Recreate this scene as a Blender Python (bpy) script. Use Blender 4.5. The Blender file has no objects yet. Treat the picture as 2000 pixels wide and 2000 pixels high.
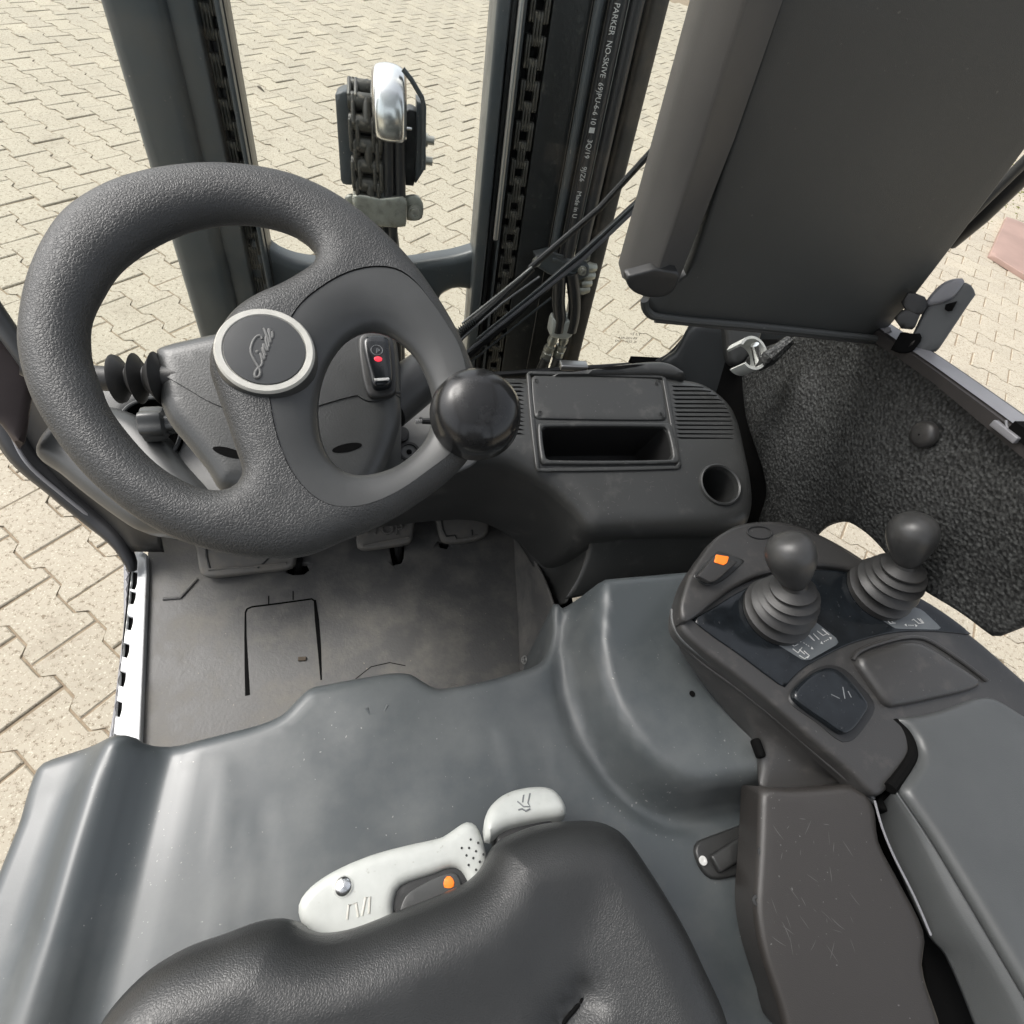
import bpy, bmesh, math, random
import numpy as np
from mathutils import Vector, Matrix
from mathutils.geometry import delaunay_2d_cdt
random.seed(4)
S = bpy.context.scene
COL = S.collection
# ------------------------------------------------------------------ camera, world, sun, exposure
F = 1037.6; PIT = 0.9171477; ROL = -0.26571883; H = 1.4393; YAW = math.radians(20)
K = 2000/1932                                   # readings were taken on a 1932 px view of the 2000 px photo
CAM = np.array([0, 0, H])
cy_, sy_ = math.cos(YAW), math.sin(YAW)
def rotc(v):                                    # camera heading frame -> truck frame (x right, y forward)
    return np.array([v[0]*cy_ + v[1]*sy_, -v[0]*sy_ + v[1]*cy_, v[2]])
cr, sr = math.cos(ROL), math.sin(ROL)
right0 = np.array([1, 0, 0.]); up0 = np.array([0, math.sin(PIT), math.cos(PIT)]); fw0 = np.array([0, math.cos(PIT), -math.sin(PIT)])
vr = rotc(cr*right0 - sr*up0); vu = rotc(sr*right0 + cr*up0); vf = rotc(fw0)
cam = bpy.data.objects.new('camera', bpy.data.cameras.new('camera')); COL.objects.link(cam)
cam.matrix_world = Matrix(((vr[0], vu[0], -vf[0], 0), (vr[1], vu[1], -vf[1], 0), (vr[2], vu[2], -vf[2], H), (0, 0, 0, 1)))
cam.data.sensor_width = 36; cam.data.lens = 36*F/2000; cam.data.clip_start = .01; cam.data.clip_end = 500
S.camera = cam
SUN_EL, SUN_AZ = math.radians(52), math.radians(-60)      # azimuth from +Y towards +X
w = bpy.data.worlds.new("World"); S.world = w; w.use_nodes = True
nt = w.node_tree; bg = nt.nodes['Background']
sky = nt.nodes.new('ShaderNodeTexSky'); sky.sky_type = 'NISHITA'; sky.sun_disc = False
sky.sun_elevation = SUN_EL; sky.sun_rotation = SUN_AZ; sky.dust_density = 5; sky.air_density = 1.0; sky.ozone_density = 1
hs = nt.nodes.new('ShaderNodeHueSaturation'); hs.inputs['Saturation'].default_value = .28
nt.links.new(sky.outputs[0], hs.inputs['Color']); nt.links.new(hs.outputs[0], bg.inputs[0]); bg.inputs[1].default_value = .15
sun = bpy.data.objects.new('sun', bpy.data.lights.new('sun', 'SUN')); COL.objects.link(sun)
sun.data.energy = 1.0; sun.data.angle = math.radians(28); sun.data.color = (1, .97, .92)
sd = Vector((math.sin(SUN_AZ)*math.cos(SUN_EL), math.cos(SUN_AZ)*math.cos(SUN_EL), math.sin(SUN_EL)))
sun.rotation_euler = sd.to_track_quat('Z', 'Y').to_euler(); sun.location = (0, 0, 6)
S.view_settings.view_transform = 'Standard'; S.view_settings.look = 'None'; S.view_settings.exposure = .95; S.view_settings.gamma = 1
S.view_settings.use_curve_mapping = False
# ------------------------------------------------------------------ pixel rays onto real planes
def ray(x, y):
    x = x*K - 1000; y = y*K - 1000
    xr = cr*x - sr*y; yr = sr*x + cr*y
    return rotc(np.array([xr, F*math.cos(PIT) - yr*math.sin(PIT), -F*math.sin(PIT) - yr*math.cos(PIT)]))/F
def on(x, y, p0, n):
    r = ray(x, y); p0 = np.asarray(p0, float); n = np.asarray(n, float)
    return CAM + r*((p0 - CAM)@n)/(r@n)
def Z(x, y, z): r = ray(x, y); return CAM + r*(z - H)/r[2]
def Yp(x, y, Y): r = ray(x, y); return CAM + r*Y/r[1]
def Xp(x, y, X): r = ray(x, y); return CAM + r*X/r[0]
def proj(P):
    d = np.asarray(P, float) - CAM; z = d@vf
    return (F*(d@vr)/z + 1000)/K, (-F*(d@vu)/z + 1000)/K, z
def norm(v): v = np.asarray(v, float); return v/np.linalg.norm(v)
class Fr:                                       # a plane with its own 2-D axes
    def __init__(s, p0, n=(0, 0, 1), ux=(1, 0, 0)):
        s.o = np.asarray(p0, float); s.n = norm(n); u = np.asarray(ux, float); s.u = norm(u - s.n*(u@s.n)); s.v = np.cross(s.n, s.u)
    def px(s, x, y): return s.to2(on(x, y, s.o, s.n))
    def to2(s, P): d = np.asarray(P) - s.o; return np.array([d@s.u, d@s.v])
    def to3(s, a, h=0): return s.o + s.u*a[0] + s.v*a[1] + s.n*h
# ------------------------------------------------------------------ materials
def mat(name, col, rough=.5, metal=0, bump=None, var=None, spec=.5, coat=0, emit=None, dirt=None, rvar=0, cell=None, specks=None):
    """bump: list of (kind, scale, strength, distance); var: (scale, amount); dirt: (scale, colour, lo, hi)"""
    m = bpy.data.materials.new(name); m.use_nodes = True; n = m.node_tree; b = n.nodes['Principled BSDF']
    b.inputs['Base Color'].default_value = (*col, 1); b.inputs['Roughness'].default_value = rough; b.inputs['Metallic'].default_value = metal
    b.inputs['Specular IOR Level'].default_value = spec; b.inputs['Coat Weight'].default_value = coat
    if emit: b.inputs['Emission Color'].default_value = (*emit[0], 1); b.inputs['Emission Strength'].default_value = emit[1]
    tc = n.nodes.new('ShaderNodeTexCoord'); src = tc.outputs['Object']
    cur = None
    if var or dirt:
        cur = n.nodes.new('ShaderNodeRGB').outputs[0]; cur.default_value = (*col, 1)
    if var:
        t = n.nodes.new('ShaderNodeTexNoise'); t.inputs['Scale'].default_value = var[0]; t.inputs['Detail'].default_value = 6; n.links.new(src, t.inputs['Vector'])
        r = n.nodes.new('ShaderNodeMapRange'); r.inputs['From Min'].default_value = .3; r.inputs['From Max'].default_value = .7
        r.inputs['To Min'].default_value = 1 - var[1]; r.inputs['To Max'].default_value = 1 + var[1]; n.links.new(t.outputs['Fac'], r.inputs['Value'])
        v = n.nodes.new('ShaderNodeVectorMath'); v.operation = 'SCALE'; n.links.new(cur, v.inputs[0]); n.links.new(r.outputs[0], v.inputs['Scale']); cur = v.outputs[0]
    if dirt:
        t = n.nodes.new('ShaderNodeTexNoise'); t.inputs['Scale'].default_value = dirt[0]; t.inputs['Detail'].default_value = 9; t.inputs['Roughness'].default_value = .65; n.links.new(src, t.inputs['Vector'])
        r = n.nodes.new('ShaderNodeMapRange'); r.inputs['From Min'].default_value = dirt[2]; r.inputs['From Max'].default_value = dirt[3]; n.links.new(t.outputs['Fac'], r.inputs['Value'])
        x = n.nodes.new('ShaderNodeMix'); x.data_type = 'RGBA'; n.links.new(r.outputs[0], x.inputs['Factor']); n.links.new(cur, x.inputs['A']); x.inputs['B'].default_value = (*dirt[1], 1); cur = x.outputs['Result']
        q = n.nodes.new('ShaderNodeMapRange'); q.inputs['To Min'].default_value = rough; q.inputs['To Max'].default_value = min(1, rough+.3); n.links.new(r.outputs[0], q.inputs['Value']); n.links.new(q.outputs[0], b.inputs['Roughness'])
    if specks:
        if cur is None: cur = n.nodes.new('ShaderNodeRGB').outputs[0]; cur.default_value = (*col, 1)
        t = n.nodes.new('ShaderNodeTexNoise'); t.inputs['Scale'].default_value = specks[0]; t.inputs['Detail'].default_value = 1; n.links.new(src, t.inputs['Vector'])
        t2 = n.nodes.new('ShaderNodeTexNoise'); t2.inputs['Scale'].default_value = 11; t2.inputs['Detail'].default_value = 3; n.links.new(src, t2.inputs['Vector'])
        ma = n.nodes.new('ShaderNodeMath'); ma.operation = 'MULTIPLY_ADD'; n.links.new(t2.outputs['Fac'], ma.inputs[0]); ma.inputs[1].default_value = .25; n.links.new(t.outputs['Fac'], ma.inputs[2])
        r = n.nodes.new('ShaderNodeMapRange'); r.inputs['From Min'].default_value = specks[1]+.125; r.inputs['From Max'].default_value = specks[1]+.165; n.links.new(ma.outputs[0], r.inputs['Value'])
        x = n.nodes.new('ShaderNodeMix'); x.data_type = 'RGBA'; n.links.new(r.outputs[0], x.inputs['Factor']); n.links.new(cur, x.inputs['A']); x.inputs['B'].default_value = (*specks[2], 1); cur = x.outputs['Result']
    if cell:
        t0 = n.nodes.new('ShaderNodeTexNoise'); t0.inputs['Scale'].default_value = cell[0]*.8; n.links.new(src, t0.inputs['Vector'])
        ad = n.nodes.new('ShaderNodeVectorMath'); ad.operation = 'MULTIPLY_ADD'; n.links.new(t0.outputs['Color'], ad.inputs[0]); ad.inputs[1].default_value = (1.2/cell[0],)*3; n.links.new(src, ad.inputs[2])
        t = n.nodes.new('ShaderNodeTexVoronoi'); t.inputs['Scale'].default_value = cell[0]; n.links.new(ad.outputs[0], t.inputs['Vector'])
        r = n.nodes.new('ShaderNodeMapRange'); r.inputs['From Min'].default_value = .25; r.inputs['From Max'].default_value = .6; n.links.new(t.outputs['Distance'], r.inputs['Value'])
        x = n.nodes.new('ShaderNodeMix'); x.data_type = 'RGBA'; n.links.new(r.outputs[0], x.inputs['Factor']); x.inputs['A'].default_value = (*cell[1], 1); x.inputs['B'].default_value = (*cell[2], 1); cur = x.outputs['Result']
    if rvar:
        t = n.nodes.new('ShaderNodeTexNoise'); t.inputs['Scale'].default_value = 14; t.inputs['Detail'].default_value = 8; n.links.new(src, t.inputs['Vector'])
        q = n.nodes.new('ShaderNodeMapRange'); q.inputs['From Min'].default_value = .3; q.inputs['From Max'].default_value = .7; q.inputs['To Min'].default_value = rough - rvar; q.inputs['To Max'].default_value = rough + rvar
        n.links.new(t.outputs['Fac'], q.inputs['Value']); n.links.new(q.outputs[0], b.inputs['Roughness'])
    if cur: n.links.new(cur, b.inputs['Base Color'])
    last = None
    for kind, sc, st, dist in (bump or []):
        if kind == 'noise':
            t = n.nodes.new('ShaderNodeTexNoise'); t.inputs['Scale'].default_value = sc; t.inputs['Detail'].default_value = 3; n.links.new(src, t.inputs['Vector']); h = t.outputs['Fac']
        elif kind == 'wrinkle':
            t0 = n.nodes.new('ShaderNodeTexNoise'); t0.inputs['Scale'].default_value = sc*.6; t0.inputs['Detail'].default_value = 2; n.links.new(src, t0.inputs['Vector'])
            ad = n.nodes.new('ShaderNodeMixRGB') if False else n.nodes.new('ShaderNodeVectorMath'); ad.operation = 'MULTIPLY_ADD'
            n.links.new(t0.outputs['Color'], ad.inputs[0]); ad.inputs[1].default_value = (1.6/sc,)*3; n.links.new(src, ad.inputs[2])
            t = n.nodes.new('ShaderNodeTexVoronoi'); t.feature = 'DISTANCE_TO_EDGE'; t.inputs['Scale'].default_value = sc; n.links.new(ad.outputs[0], t.inputs['Vector'])
            r = n.nodes.new('ShaderNodeMapRange'); r.inputs['From Max'].default_value = .25; n.links.new(t.outputs['Distance'], r.inputs['Value']); h = r.outputs[0]
        else:
            t = n.nodes.new('ShaderNodeTexVoronoi'); t.inputs['Scale'].default_value = sc; n.links.new(src, t.inputs['Vector']); h = t.outputs['Distance']
        bp = n.nodes.new('ShaderNodeBump'); bp.inputs['Strength'].default_value = st; bp.inputs['Distance'].default_value = dist
        n.links.new(h, bp.inputs['Height'])
        if last: n.links.new(last, bp.inputs['Normal'])
        last = bp.outputs[0]
    if last: n.links.new(last, b.inputs['Normal'])
    return m
FINE = [('noise', 900, .25, .0004)]
SP = (330, .76, (.11, .11, .105))
M = dict(
 dark=mat('dark_plastic', (.024, .0245, .024), .42, bump=FINE, var=(30, .15), rvar=.08),
 dash=mat('dash_plastic', (.034, .035, .0338), .37, bump=FINE, dirt=(26, (.09, .088, .082), .56, .84), specks=SP),
 column=mat('column_plastic', (.045, .047, .0463), .35, bump=[('noise', 500, .3, .0006)], var=(40, .12)),
 hood=mat('hood_plastic', (.058, .0665, .070), .32, bump=[('noise', 700, .1, .0003), ('noise', 9, .08, .003)], dirt=(6, (.14, .146, .142), .42, .9), specks=(300, .77, (.22, .22, .21)), spec=.6),
 seat=mat('seat_vinyl', (.023, .024, .024), .36, bump=[('wrinkle', 520, .27, .0004)], var=(20, .12)),
 wheel=mat('wheel_rubber', (.035, .036, .0355), .48, bump=[('wrinkle', 450, .38, .0006)], var=(30, .15)),
 shelf=mat('shelf_plastic', (.12, .12, .115), .5, bump=FINE, var=(20, .1), dirt=(60, (.2, .19, .17), .6, .8)),
 insert=mat('wheel_insert', (.048, .0495, .0485), .36, bump=[('noise', 1200, .2, .0003)], var=(25, .1)),
 arm=mat('armrest_plastic', (.038, .037, .0358), .34, bump=[('noise', 1100, .35, .0004)], dirt=(45, (.08, .074, .068), .55, .85), specks=SP),
 arm_shaded=mat('armrest_plastic_shaded', (.030, .0275, .0255), .4, bump=[('noise', 1100, .35, .0004)], specks=SP),  # armrest plastic again, darkened: the cover's shade is put into its colour
 pad=mat('pad_plastic', (.066, .0695, .0695), .36, bump=[('noise', 1100, .3, .0004)], var=(15, .08)),
 label=mat('label_film', (.11, .12, .125), .4),
 gloss=mat('gloss_black', (.009, .011, .013), .16, var=(60, .3), dirt=(200, (.05, .05, .05), .62, .75)),
 knob=mat('knob_black', (.013, .013, .013), .2, rvar=.07, dirt=(60, (.035, .035, .035), .55, .8)),
 rubber=mat('rubber', (.026, .0255, .0245), .45, bump=FINE, var=(60, .12)),
 lever=mat('lever_rubber', (.041, .041, .040), .36, bump=FINE, var=(40, .12)),
 mat_floor=mat('floor_rubber', (.083, .082, .079), .5, bump=[('noise', 250, .35, .001), ('noise', 30, .2, .002)], dirt=(17, (.155, .147, .13), .44, .72), specks=(220, .76, (.2, .18, .15))),
 pedal=mat('pedal_rubber', (.12, .115, .104), .6, bump=FINE, dirt=(50, (.17, .155, .13), .45, .75)),
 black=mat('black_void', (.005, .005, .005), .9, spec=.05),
 mast=mat('mast_paint', (.07, .079, .084), .3, bump=[('noise', 60, .12, .002)], dirt=(14, (.085, .085, .08), .45, .85), specks=(200, .76, (.2, .19, .17))),
 mastdark=mat('mast_greased', (.022, .023, .023), .35, bump=[('noise', 120, .3, .002)], dirt=(60, (.07, .068, .058), .58, .75)),
 brown=mat('dusty_rail', (.05, .045, .039), .55, bump=[('noise', 90, .3, .002)], dirt=(10, (.12, .1, .078), .5, .75)),
 chain=mat('greasy_chain', (.07, .067, .058), .35, metal=.2, bump=[('noise', 200, .4, .001)], dirt=(90, (.2, .18, .14), .55, .7)),
 chrome=mat('chrome', (.95, .95, .94), .24, metal=1),
 zinc=mat('zinc', (.42, .42, .37), .4, metal=.7, var=(80, .25), dirt=(40, (.2, .19, .15), .5, .8)),
 alu=mat('white_aluminium', (.6, .61, .61), .35, metal=.1, var=(30, .06), dirt=(40, (.4, .38, .34), .6, .8)),
 steel=mat('steel', (.45, .45, .44), .3, metal=.9),
 lgrey=mat('light_grey_plastic', (.45, .465, .44), .4, var=(90, .05), dirt=(160, (.26, .25, .21), .64, .75)),
 ring=mat('pale_ring', (.52, .51, .46), .35, var=(90, .1)),
 hub=mat('hub_disc', (.055, .057, .057), .25, rvar=.06),
 carpet=mat('textured_trim', (.04, .04, .04), .55, bump=[('vor', 230, .85, .0016), ('noise', 25, .3, .004)], cell=(230, (.052, .054, .052), (.015, .0155, .015))),
 scuff=mat('scuff', (.085, .083, .08), .5),
 board=mat('board_plastic', (.049, .0515, .049), .45, bump=[('noise', 1500, .5, .0004)], var=(8, .08), specks=(300, .76, (.1, .1, .09))),
 boardedge=mat('board_edge', (.066, .065, .062), .42, bump=FINE, var=(10, .15)),
 frame=mat('frame_paint', (.033, .03, .029), .35, bump=FINE, var=(40, .1)),
 framelight=mat('frame_edge', (.2, .2, .21), .3, var=(40, .08)),
 orange=mat('orange', (.85, .18, .02), .4, emit=((1, .25, .03), .2)),
 red=mat('red_lens', (.7, .02, .04), .3, emit=((1, .05, .08), .4)),
 white=mat('white_print', (.6, .6, .58), .5),
 greyprint=mat('grey_print', (.15, .16, .165), .35),
 hose=mat('hose_rubber', (.03, .03, .031), .32, bump=FINE),
 wiper=mat('wiper_black', (.018, .018, .019), .35),
 redplate=mat('red_primer', (.29, .195, .16), .6, var=(5, .12), bump=[('noise', 30, .2, .003)]),
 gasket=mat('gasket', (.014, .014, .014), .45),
 pillar=mat('pillar_plastic', (.024, .027, .028), .45, bump=FINE, var=(20, .1)),
 redbrown=mat('red_brown_panel', (.045, .033, .031), .45),
 bolt=mat('bolt', (.5, .49, .44), .35, metal=.7),
 moss=mat('moss', (.12, .13, .03), .9),
 debris=mat('debris', (.06, .045, .03), .8),
)
def glassmat():
    m = bpy.data.materials.new('windscreen_glass'); m.use_nodes = True; n = m.node_tree; n.nodes.clear()
    o = n.nodes.new('ShaderNodeOutputMaterial'); t = n.nodes.new('ShaderNodeBsdfTransparent'); g = n.nodes.new('ShaderNodeBsdfGlossy')
    t.inputs[0].default_value = (.96, .975, .965, 1); g.inputs['Roughness'].default_value = .02
    f = n.nodes.new('ShaderNodeFresnel'); f.inputs[0].default_value = 1.18; x = n.nodes.new('ShaderNodeMixShader')
    n.links.new(f.outputs[0], x.inputs[0]); n.links.new(t.outputs[0], x.inputs[1]); n.links.new(g.outputs[0], x.inputs[2]); n.links.new(x.outputs[0], o.inputs[0])
    return m
M['glass'] = glassmat()
# ------------------------------------------------------------------ object helpers
def empty(name, loc=(0, 0, 0), parent=None, **kw):
    o = bpy.data.objects.new(name, None); COL.objects.link(o); o.location = loc; o.parent = parent; tag(o, **kw); return o
def tag(o, label=None, cat=None, group=None, kind=None):
    if label: o['label'] = label
    if cat: o['category'] = cat
    if group: o['group'] = group
    if kind: o['kind'] = kind
    return o
def mesh_obj(name, V, Fc, m, parent=None, smooth=35, label=None):
    me = bpy.data.meshes.new(name); me.from_pydata([tuple(map(float, v)) for v in V], [], [tuple(map(int, f)) for f in Fc]); me.validate(); me.update()
    if smooth:
        me.polygons.foreach_set('use_smooth', [True]*len(me.polygons)); me.set_sharp_from_angle(angle=math.radians(smooth))
    me.materials.append(M[m] if isinstance(m, str) else m)
    while parent is not None and parent.parent is not None and parent.parent.parent is not None: parent = parent.parent   # thing > part > sub-part, no deeper
    o = bpy.data.objects.new(name, me); COL.objects.link(o); o.parent = parent
    p = parent
    while p is not None: o.location = Vector(o.location) - Vector(p.location); p = p.parent
    if label: o['label'] = label
    return o
class MB:                                       # collects simple solids into one mesh
    def __init__(s): s.V = []; s.F = []
    def add(s, V, Fc): b = len(s.V); s.V += [tuple(v) for v in V]; s.F += [tuple(i+b for i in f) for f in Fc]; return s
    def box(s, c, sz, R=None, bev=0):
        c = np.asarray(c, float); h = np.asarray(sz, float)/2; R = np.eye(3) if R is None else np.asarray(R)   # rows of R = axes
        if bev <= 0:
            P = [c + (np.array([x, y, z])*h)@R for x in (-1, 1) for y in (-1, 1) for z in (-1, 1)]
            return s.add(P, [(0, 1, 3, 2), (4, 6, 7, 5), (0, 4, 5, 1), (2, 3, 7, 6), (0, 2, 6, 4), (1, 5, 7, 3)])
        bm = bmesh.new(); bmesh.ops.create_cube(bm, size=1)
        for v in bm.verts: v.co = Vector((v.co.x*2*h[0], v.co.y*2*h[1], v.co.z*2*h[2]))
        bmesh.ops.bevel(bm, geom=list(bm.edges), offset=min(bev, h.min()*.95), segments=3, affect='EDGES', profile=.5)
        bm.verts.ensure_lookup_table(); P = [c + np.array(v.co)@R for v in bm.verts]; Fc = [[v.index for v in f.verts] for f in bm.faces]
        bm.free(); return s.add(P, Fc)
    def tube(s, pts, r, n=14, cap=True):
        pts = [np.asarray(p, float) for p in pts]; rs = r if hasattr(r, '__len__') else [r]*len(pts)
        t0 = norm(pts[1]-pts[0]); a = np.cross(t0, (0, 0, 1)); a = norm(a) if np.linalg.norm(a) > 1e-3 else np.array([1., 0, 0])
        V = []; 
        for i, p in enumerate(pts):
            t = norm((pts[min(i+1, len(pts)-1)] - pts[max(i-1, 0)])); a = norm(a - t*(a@t)); b = np.cross(t, a)
            V += [p + rs[i]*(math.cos(q)*a + math.sin(q)*b) for q in np.linspace(0, 2*math.pi, n, endpoint=False)]
        Fc = [(i*n+j, i*n+(j+1) % n, (i+1)*n+(j+1) % n, (i+1)*n+j) for i in range(len(pts)-1) for j in range(n)]
        if cap: Fc += [tuple(range(n))[::-1], tuple((len(pts)-1)*n + j for j in range(n))]
        return s.add(V, Fc)
    def lathe(s, o, ax, prof, n=32, lobes=None, cap=True):           # prof: (radius, height along ax)
        ax = norm(ax); a = np.cross(ax, (0.3, 1, .2)); a = norm(a); b = np.cross(ax, a); V = []
        for r, h in prof:
            for k in range(n):
                q = 2*math.pi*k/n; rr = r*(1 + (lobes[1]*math.cos(lobes[0]*q) if lobes else 0)); V.append(np.asarray(o) + ax*h + rr*(math.cos(q)*a + math.sin(q)*b))
        Fc = [(i*n+j, i*n+(j+1) % n, (i+1)*n+(j+1) % n, (i+1)*n+j) for i in range(len(prof)-1) for j in range(n)]
        if cap and prof[0][0] > 1e-5: Fc.append(tuple(range(n))[::-1])
        if cap and prof[-1][0] > 1e-5: Fc.append(tuple((len(prof)-1)*n + j for j in range(n)))
        return s.add(V, Fc)
    def build(s, name, m, parent=None, smooth=35, label=None): return mesh_obj(name, s.V, s.F, m, parent, smooth, label)
def hermite(P, closed=True, k=8, corner=()):
    P = [np.asarray(p, float) for p in P]; n = len(P); out = []
    for i in range(n if closed else n-1):
        p0, p1, p2, p3 = (P[(i-1) % n], P[i], P[(i+1) % n], P[(i+2) % n]) if closed else (P[max(i-1, 0)], P[i], P[i+1], P[min(i+2, n-1)])
        L = np.linalg.norm(p2-p1)
        def tan(a, b, c, cn):
            if cn: return None
            d1, d2 = np.linalg.norm(b-a), np.linalg.norm(c-b)
            if d1 < 1e-9 or d2 < 1e-9: return (c-a)*.5
            u = (b-a) + (c-b); q = np.linalg.norm(u)
            return u/max(q, 1e-9)*L*(q/(d1+d2))
        m1 = tan(p0, p1, p2, i in corner); m2 = tan(p1, p2, p3, ((i+1) % n) in corner)
        if m1 is None: m1 = (p2-p1) if m2 is None else 1.5*(p2-p1) - .5*m2
        if m2 is None: m2 = 1.5*(p2-p1) - .5*m1
        for t in np.arange(k)/k:
            out.append((2*t**3-3*t*t+1)*p1 + (t**3-2*t*t+t)*m1 + (-2*t**3+3*t*t)*p2 + (t**3-t*t)*m2)
    if not closed: out.append(P[-1])
    return np.array(out)
def resample(P, d, closed=True):
    Q = np.vstack([P, P[:1]]) if closed else P
    L = np.r_[0, np.cumsum(np.linalg.norm(np.diff(Q, axis=0), axis=1))]; n = max(4, int(round(L[-1]/d)))
    t = np.linspace(0, L[-1], n, endpoint=not closed)
    return np.column_stack([np.interp(t, L, Q[:, c]) for c in range(Q.shape[1])])
def inside(P, poly):
    x, y = P[:, 0], P[:, 1]; c = np.zeros(len(P), bool); a = poly; b = np.roll(poly, -1, 0)
    for (x1, y1), (x2, y2) in zip(a, b):
        if y1 == y2: continue
        m = ((y1 > y) != (y2 > y)) & (x < (x2-x1)*(y-y1)/(y2-y1) + x1); c ^= m
    return c
def dist_poly(P, polys):
    D = np.full(len(P), 1e9)
    for poly in polys:
        a = poly; b = np.roll(poly, -1, 0)
        for p, q in zip(a, b):
            e = q-p; L = e@e
            t = np.clip(((P-p)@e)/max(L, 1e-18), 0, 1); d = np.linalg.norm(P - p - t[:, None]*e, axis=1); D = np.minimum(D, d)
    return D
def slab(name, fr, outline, m, parent, thick=.03, r=.006, holes=(), d=.006, top=None, edge=None, both=False, R=None, bottom=False, smooth=40, label=None, hl=None, fine=False):
    """solid with a traced outline: flat (or top(u,v,dist)) upper face, rounded rim of radius r, sides of depth thick.
    outline / holes: 2-D arrays in the frame. both=True: lens-like cross-section of half width R and half height thick."""
    loops = [resample(np.asarray(l, float), d) for l in [outline, *holes]]
    rr = R if both else r
    pts = [np.vstack(loops)]; nb = len(pts[0])
    angs = (18, 36, 54, 72, 90) if (both or fine) else (30, 60, 90)
    for li, l in enumerate(loops):
        tv = np.roll(l, -1, 0) - np.roll(l, 1, 0); nv = np.column_stack([-tv[:, 1], tv[:, 0]]); nv /= np.maximum(np.linalg.norm(nv, axis=1), 1e-9)[:, None]
        area = .5*np.sum(l[:, 0]*np.roll(l[:, 1], -1) - np.roll(l[:, 0], -1)*l[:, 1]); sgn = (1 if area > 0 else -1)*(1 if li == 0 else -1)
        for a in angs:
            dk = rr*(1 - math.cos(math.radians(a)))
            if dk < 1e-5: continue
            c = l + nv*sgn*dk; st = max(1, int(dk/d/2.5)+1) if a > 60 else 1
            c = c[::1]; D = dist_poly(c, loops); ins = inside(c, loops[0]) & (D > dk*.93)
            for h in loops[1:]: ins &= ~inside(c, h)
            pts.append(c[ins])
    lo = loops[0].min(0); hi = loops[0].max(0); g = d*1.35
    X, Y = np.meshgrid(np.arange(lo[0], hi[0], g), np.arange(lo[1], hi[1], g)); G = np.column_stack([X.ravel(), Y.ravel()])
    if len(G):
        G = G[inside(G, loops[0])]
        for h in loops[1:]: G = G[~inside(G, h)]
        if len(G): G = G[dist_poly(G, loops) > rr + g*.35]; pts.append(G)
    P = np.vstack(pts); edges = []; b = 0
    for l in loops: edges += [(b+i, b+(i+1) % len(l)) for i in range(len(l))]; b += len(l)
    vs, es, fs, ov, oe, of = delaunay_2d_cdt([Vector(map(float, p)) for p in P], edges, [], 0, 1e-7)
    Q = np.array([tuple(v) for v in vs]); T = np.array([f for f in fs if len(f) == 3])
    cen = Q[T].mean(1); ok = inside(cen, loops[0])
    for h in loops[1:]: ok &= ~inside(cen, h)
    T = T[ok]; D = dist_poly(Q, loops)
    if both:
        Dh = D if hl is None else dist_poly(Q, [resample(l, d) for l in hl])
        t = np.clip(Dh/R, 0, 1); hgt = thick*np.sqrt(np.maximum(0, 1-(1-t)**2))
        if top is not None: hgt = hgt + np.array([top(u, v, dd) for (u, v), dd in zip(Q, D)])
        low = -thick*np.sqrt(np.maximum(0, 1-(1-t)**2))
    else:
        D = D if hl is None else dist_poly(Q, [resample(l, d) for l in hl])
        hgt = np.where(D < r, -r + np.sqrt(np.maximum(0, r*r - (r-np.minimum(D, r))**2)), 0) if r > 0 else np.zeros(len(Q))
        if top is not None: hgt = hgt + np.array([top(u, v, dd) for (u, v), dd in zip(Q, D)])
    V = [fr.to3(q, h) for q, h in zip(Q, hgt)]; Fc = [tuple(t) for t in T]
    # orientation
    a, b_, c = Q[T[0][0]], Q[T[0][1]], Q[T[0][2]]
    if np.cross(b_-a, c-a) < 0: Fc = [t[::-1] for t in Fc]
    n0 = len(V)
    if both or bottom:
        V += [fr.to3(q, (l if both else -thick)) for q, l in zip(Q, low if both else [0]*len(Q))]
        Fc += [tuple(i+n0 for i in t[::-1]) for t in Fc[:]]
        if both:                                 # weld rim
            o = mesh_obj(name, V, Fc, m, parent, 0, label); bm = bmesh.new(); bm.from_mesh(o.data); bmesh.ops.remove_doubles(bm, verts=bm.verts, dist=2e-5); bm.to_mesh(o.data); bm.free()
            o.data.polygons.foreach_set('use_smooth', [True]*len(o.data.polygons)); return o
    cnt = {}
    for t in Fc[:len(T)]:
        for i in range(3): cnt[(t[i], t[(i+1) % 3])] = 1
    bd = [(i, j) for (i, j) in cnt if (j, i) not in cnt]; mp = {}
    for i, j in bd:
        for k in (i, j):
            if k not in mp:
                if bottom: mp[k] = k+n0
                else: mp[k] = len(V); V.append(fr.to3(Q[k], -thick))
    Fc += [(j, i, mp[i], mp[j]) for i, j in bd]
    return mesh_obj(name, V, Fc, m, parent, smooth, label)
def tr(fr, pts, k=6, corner=(), closed=True): return hermite([fr.px(*p) for p in pts], closed, k, corner)
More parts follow.
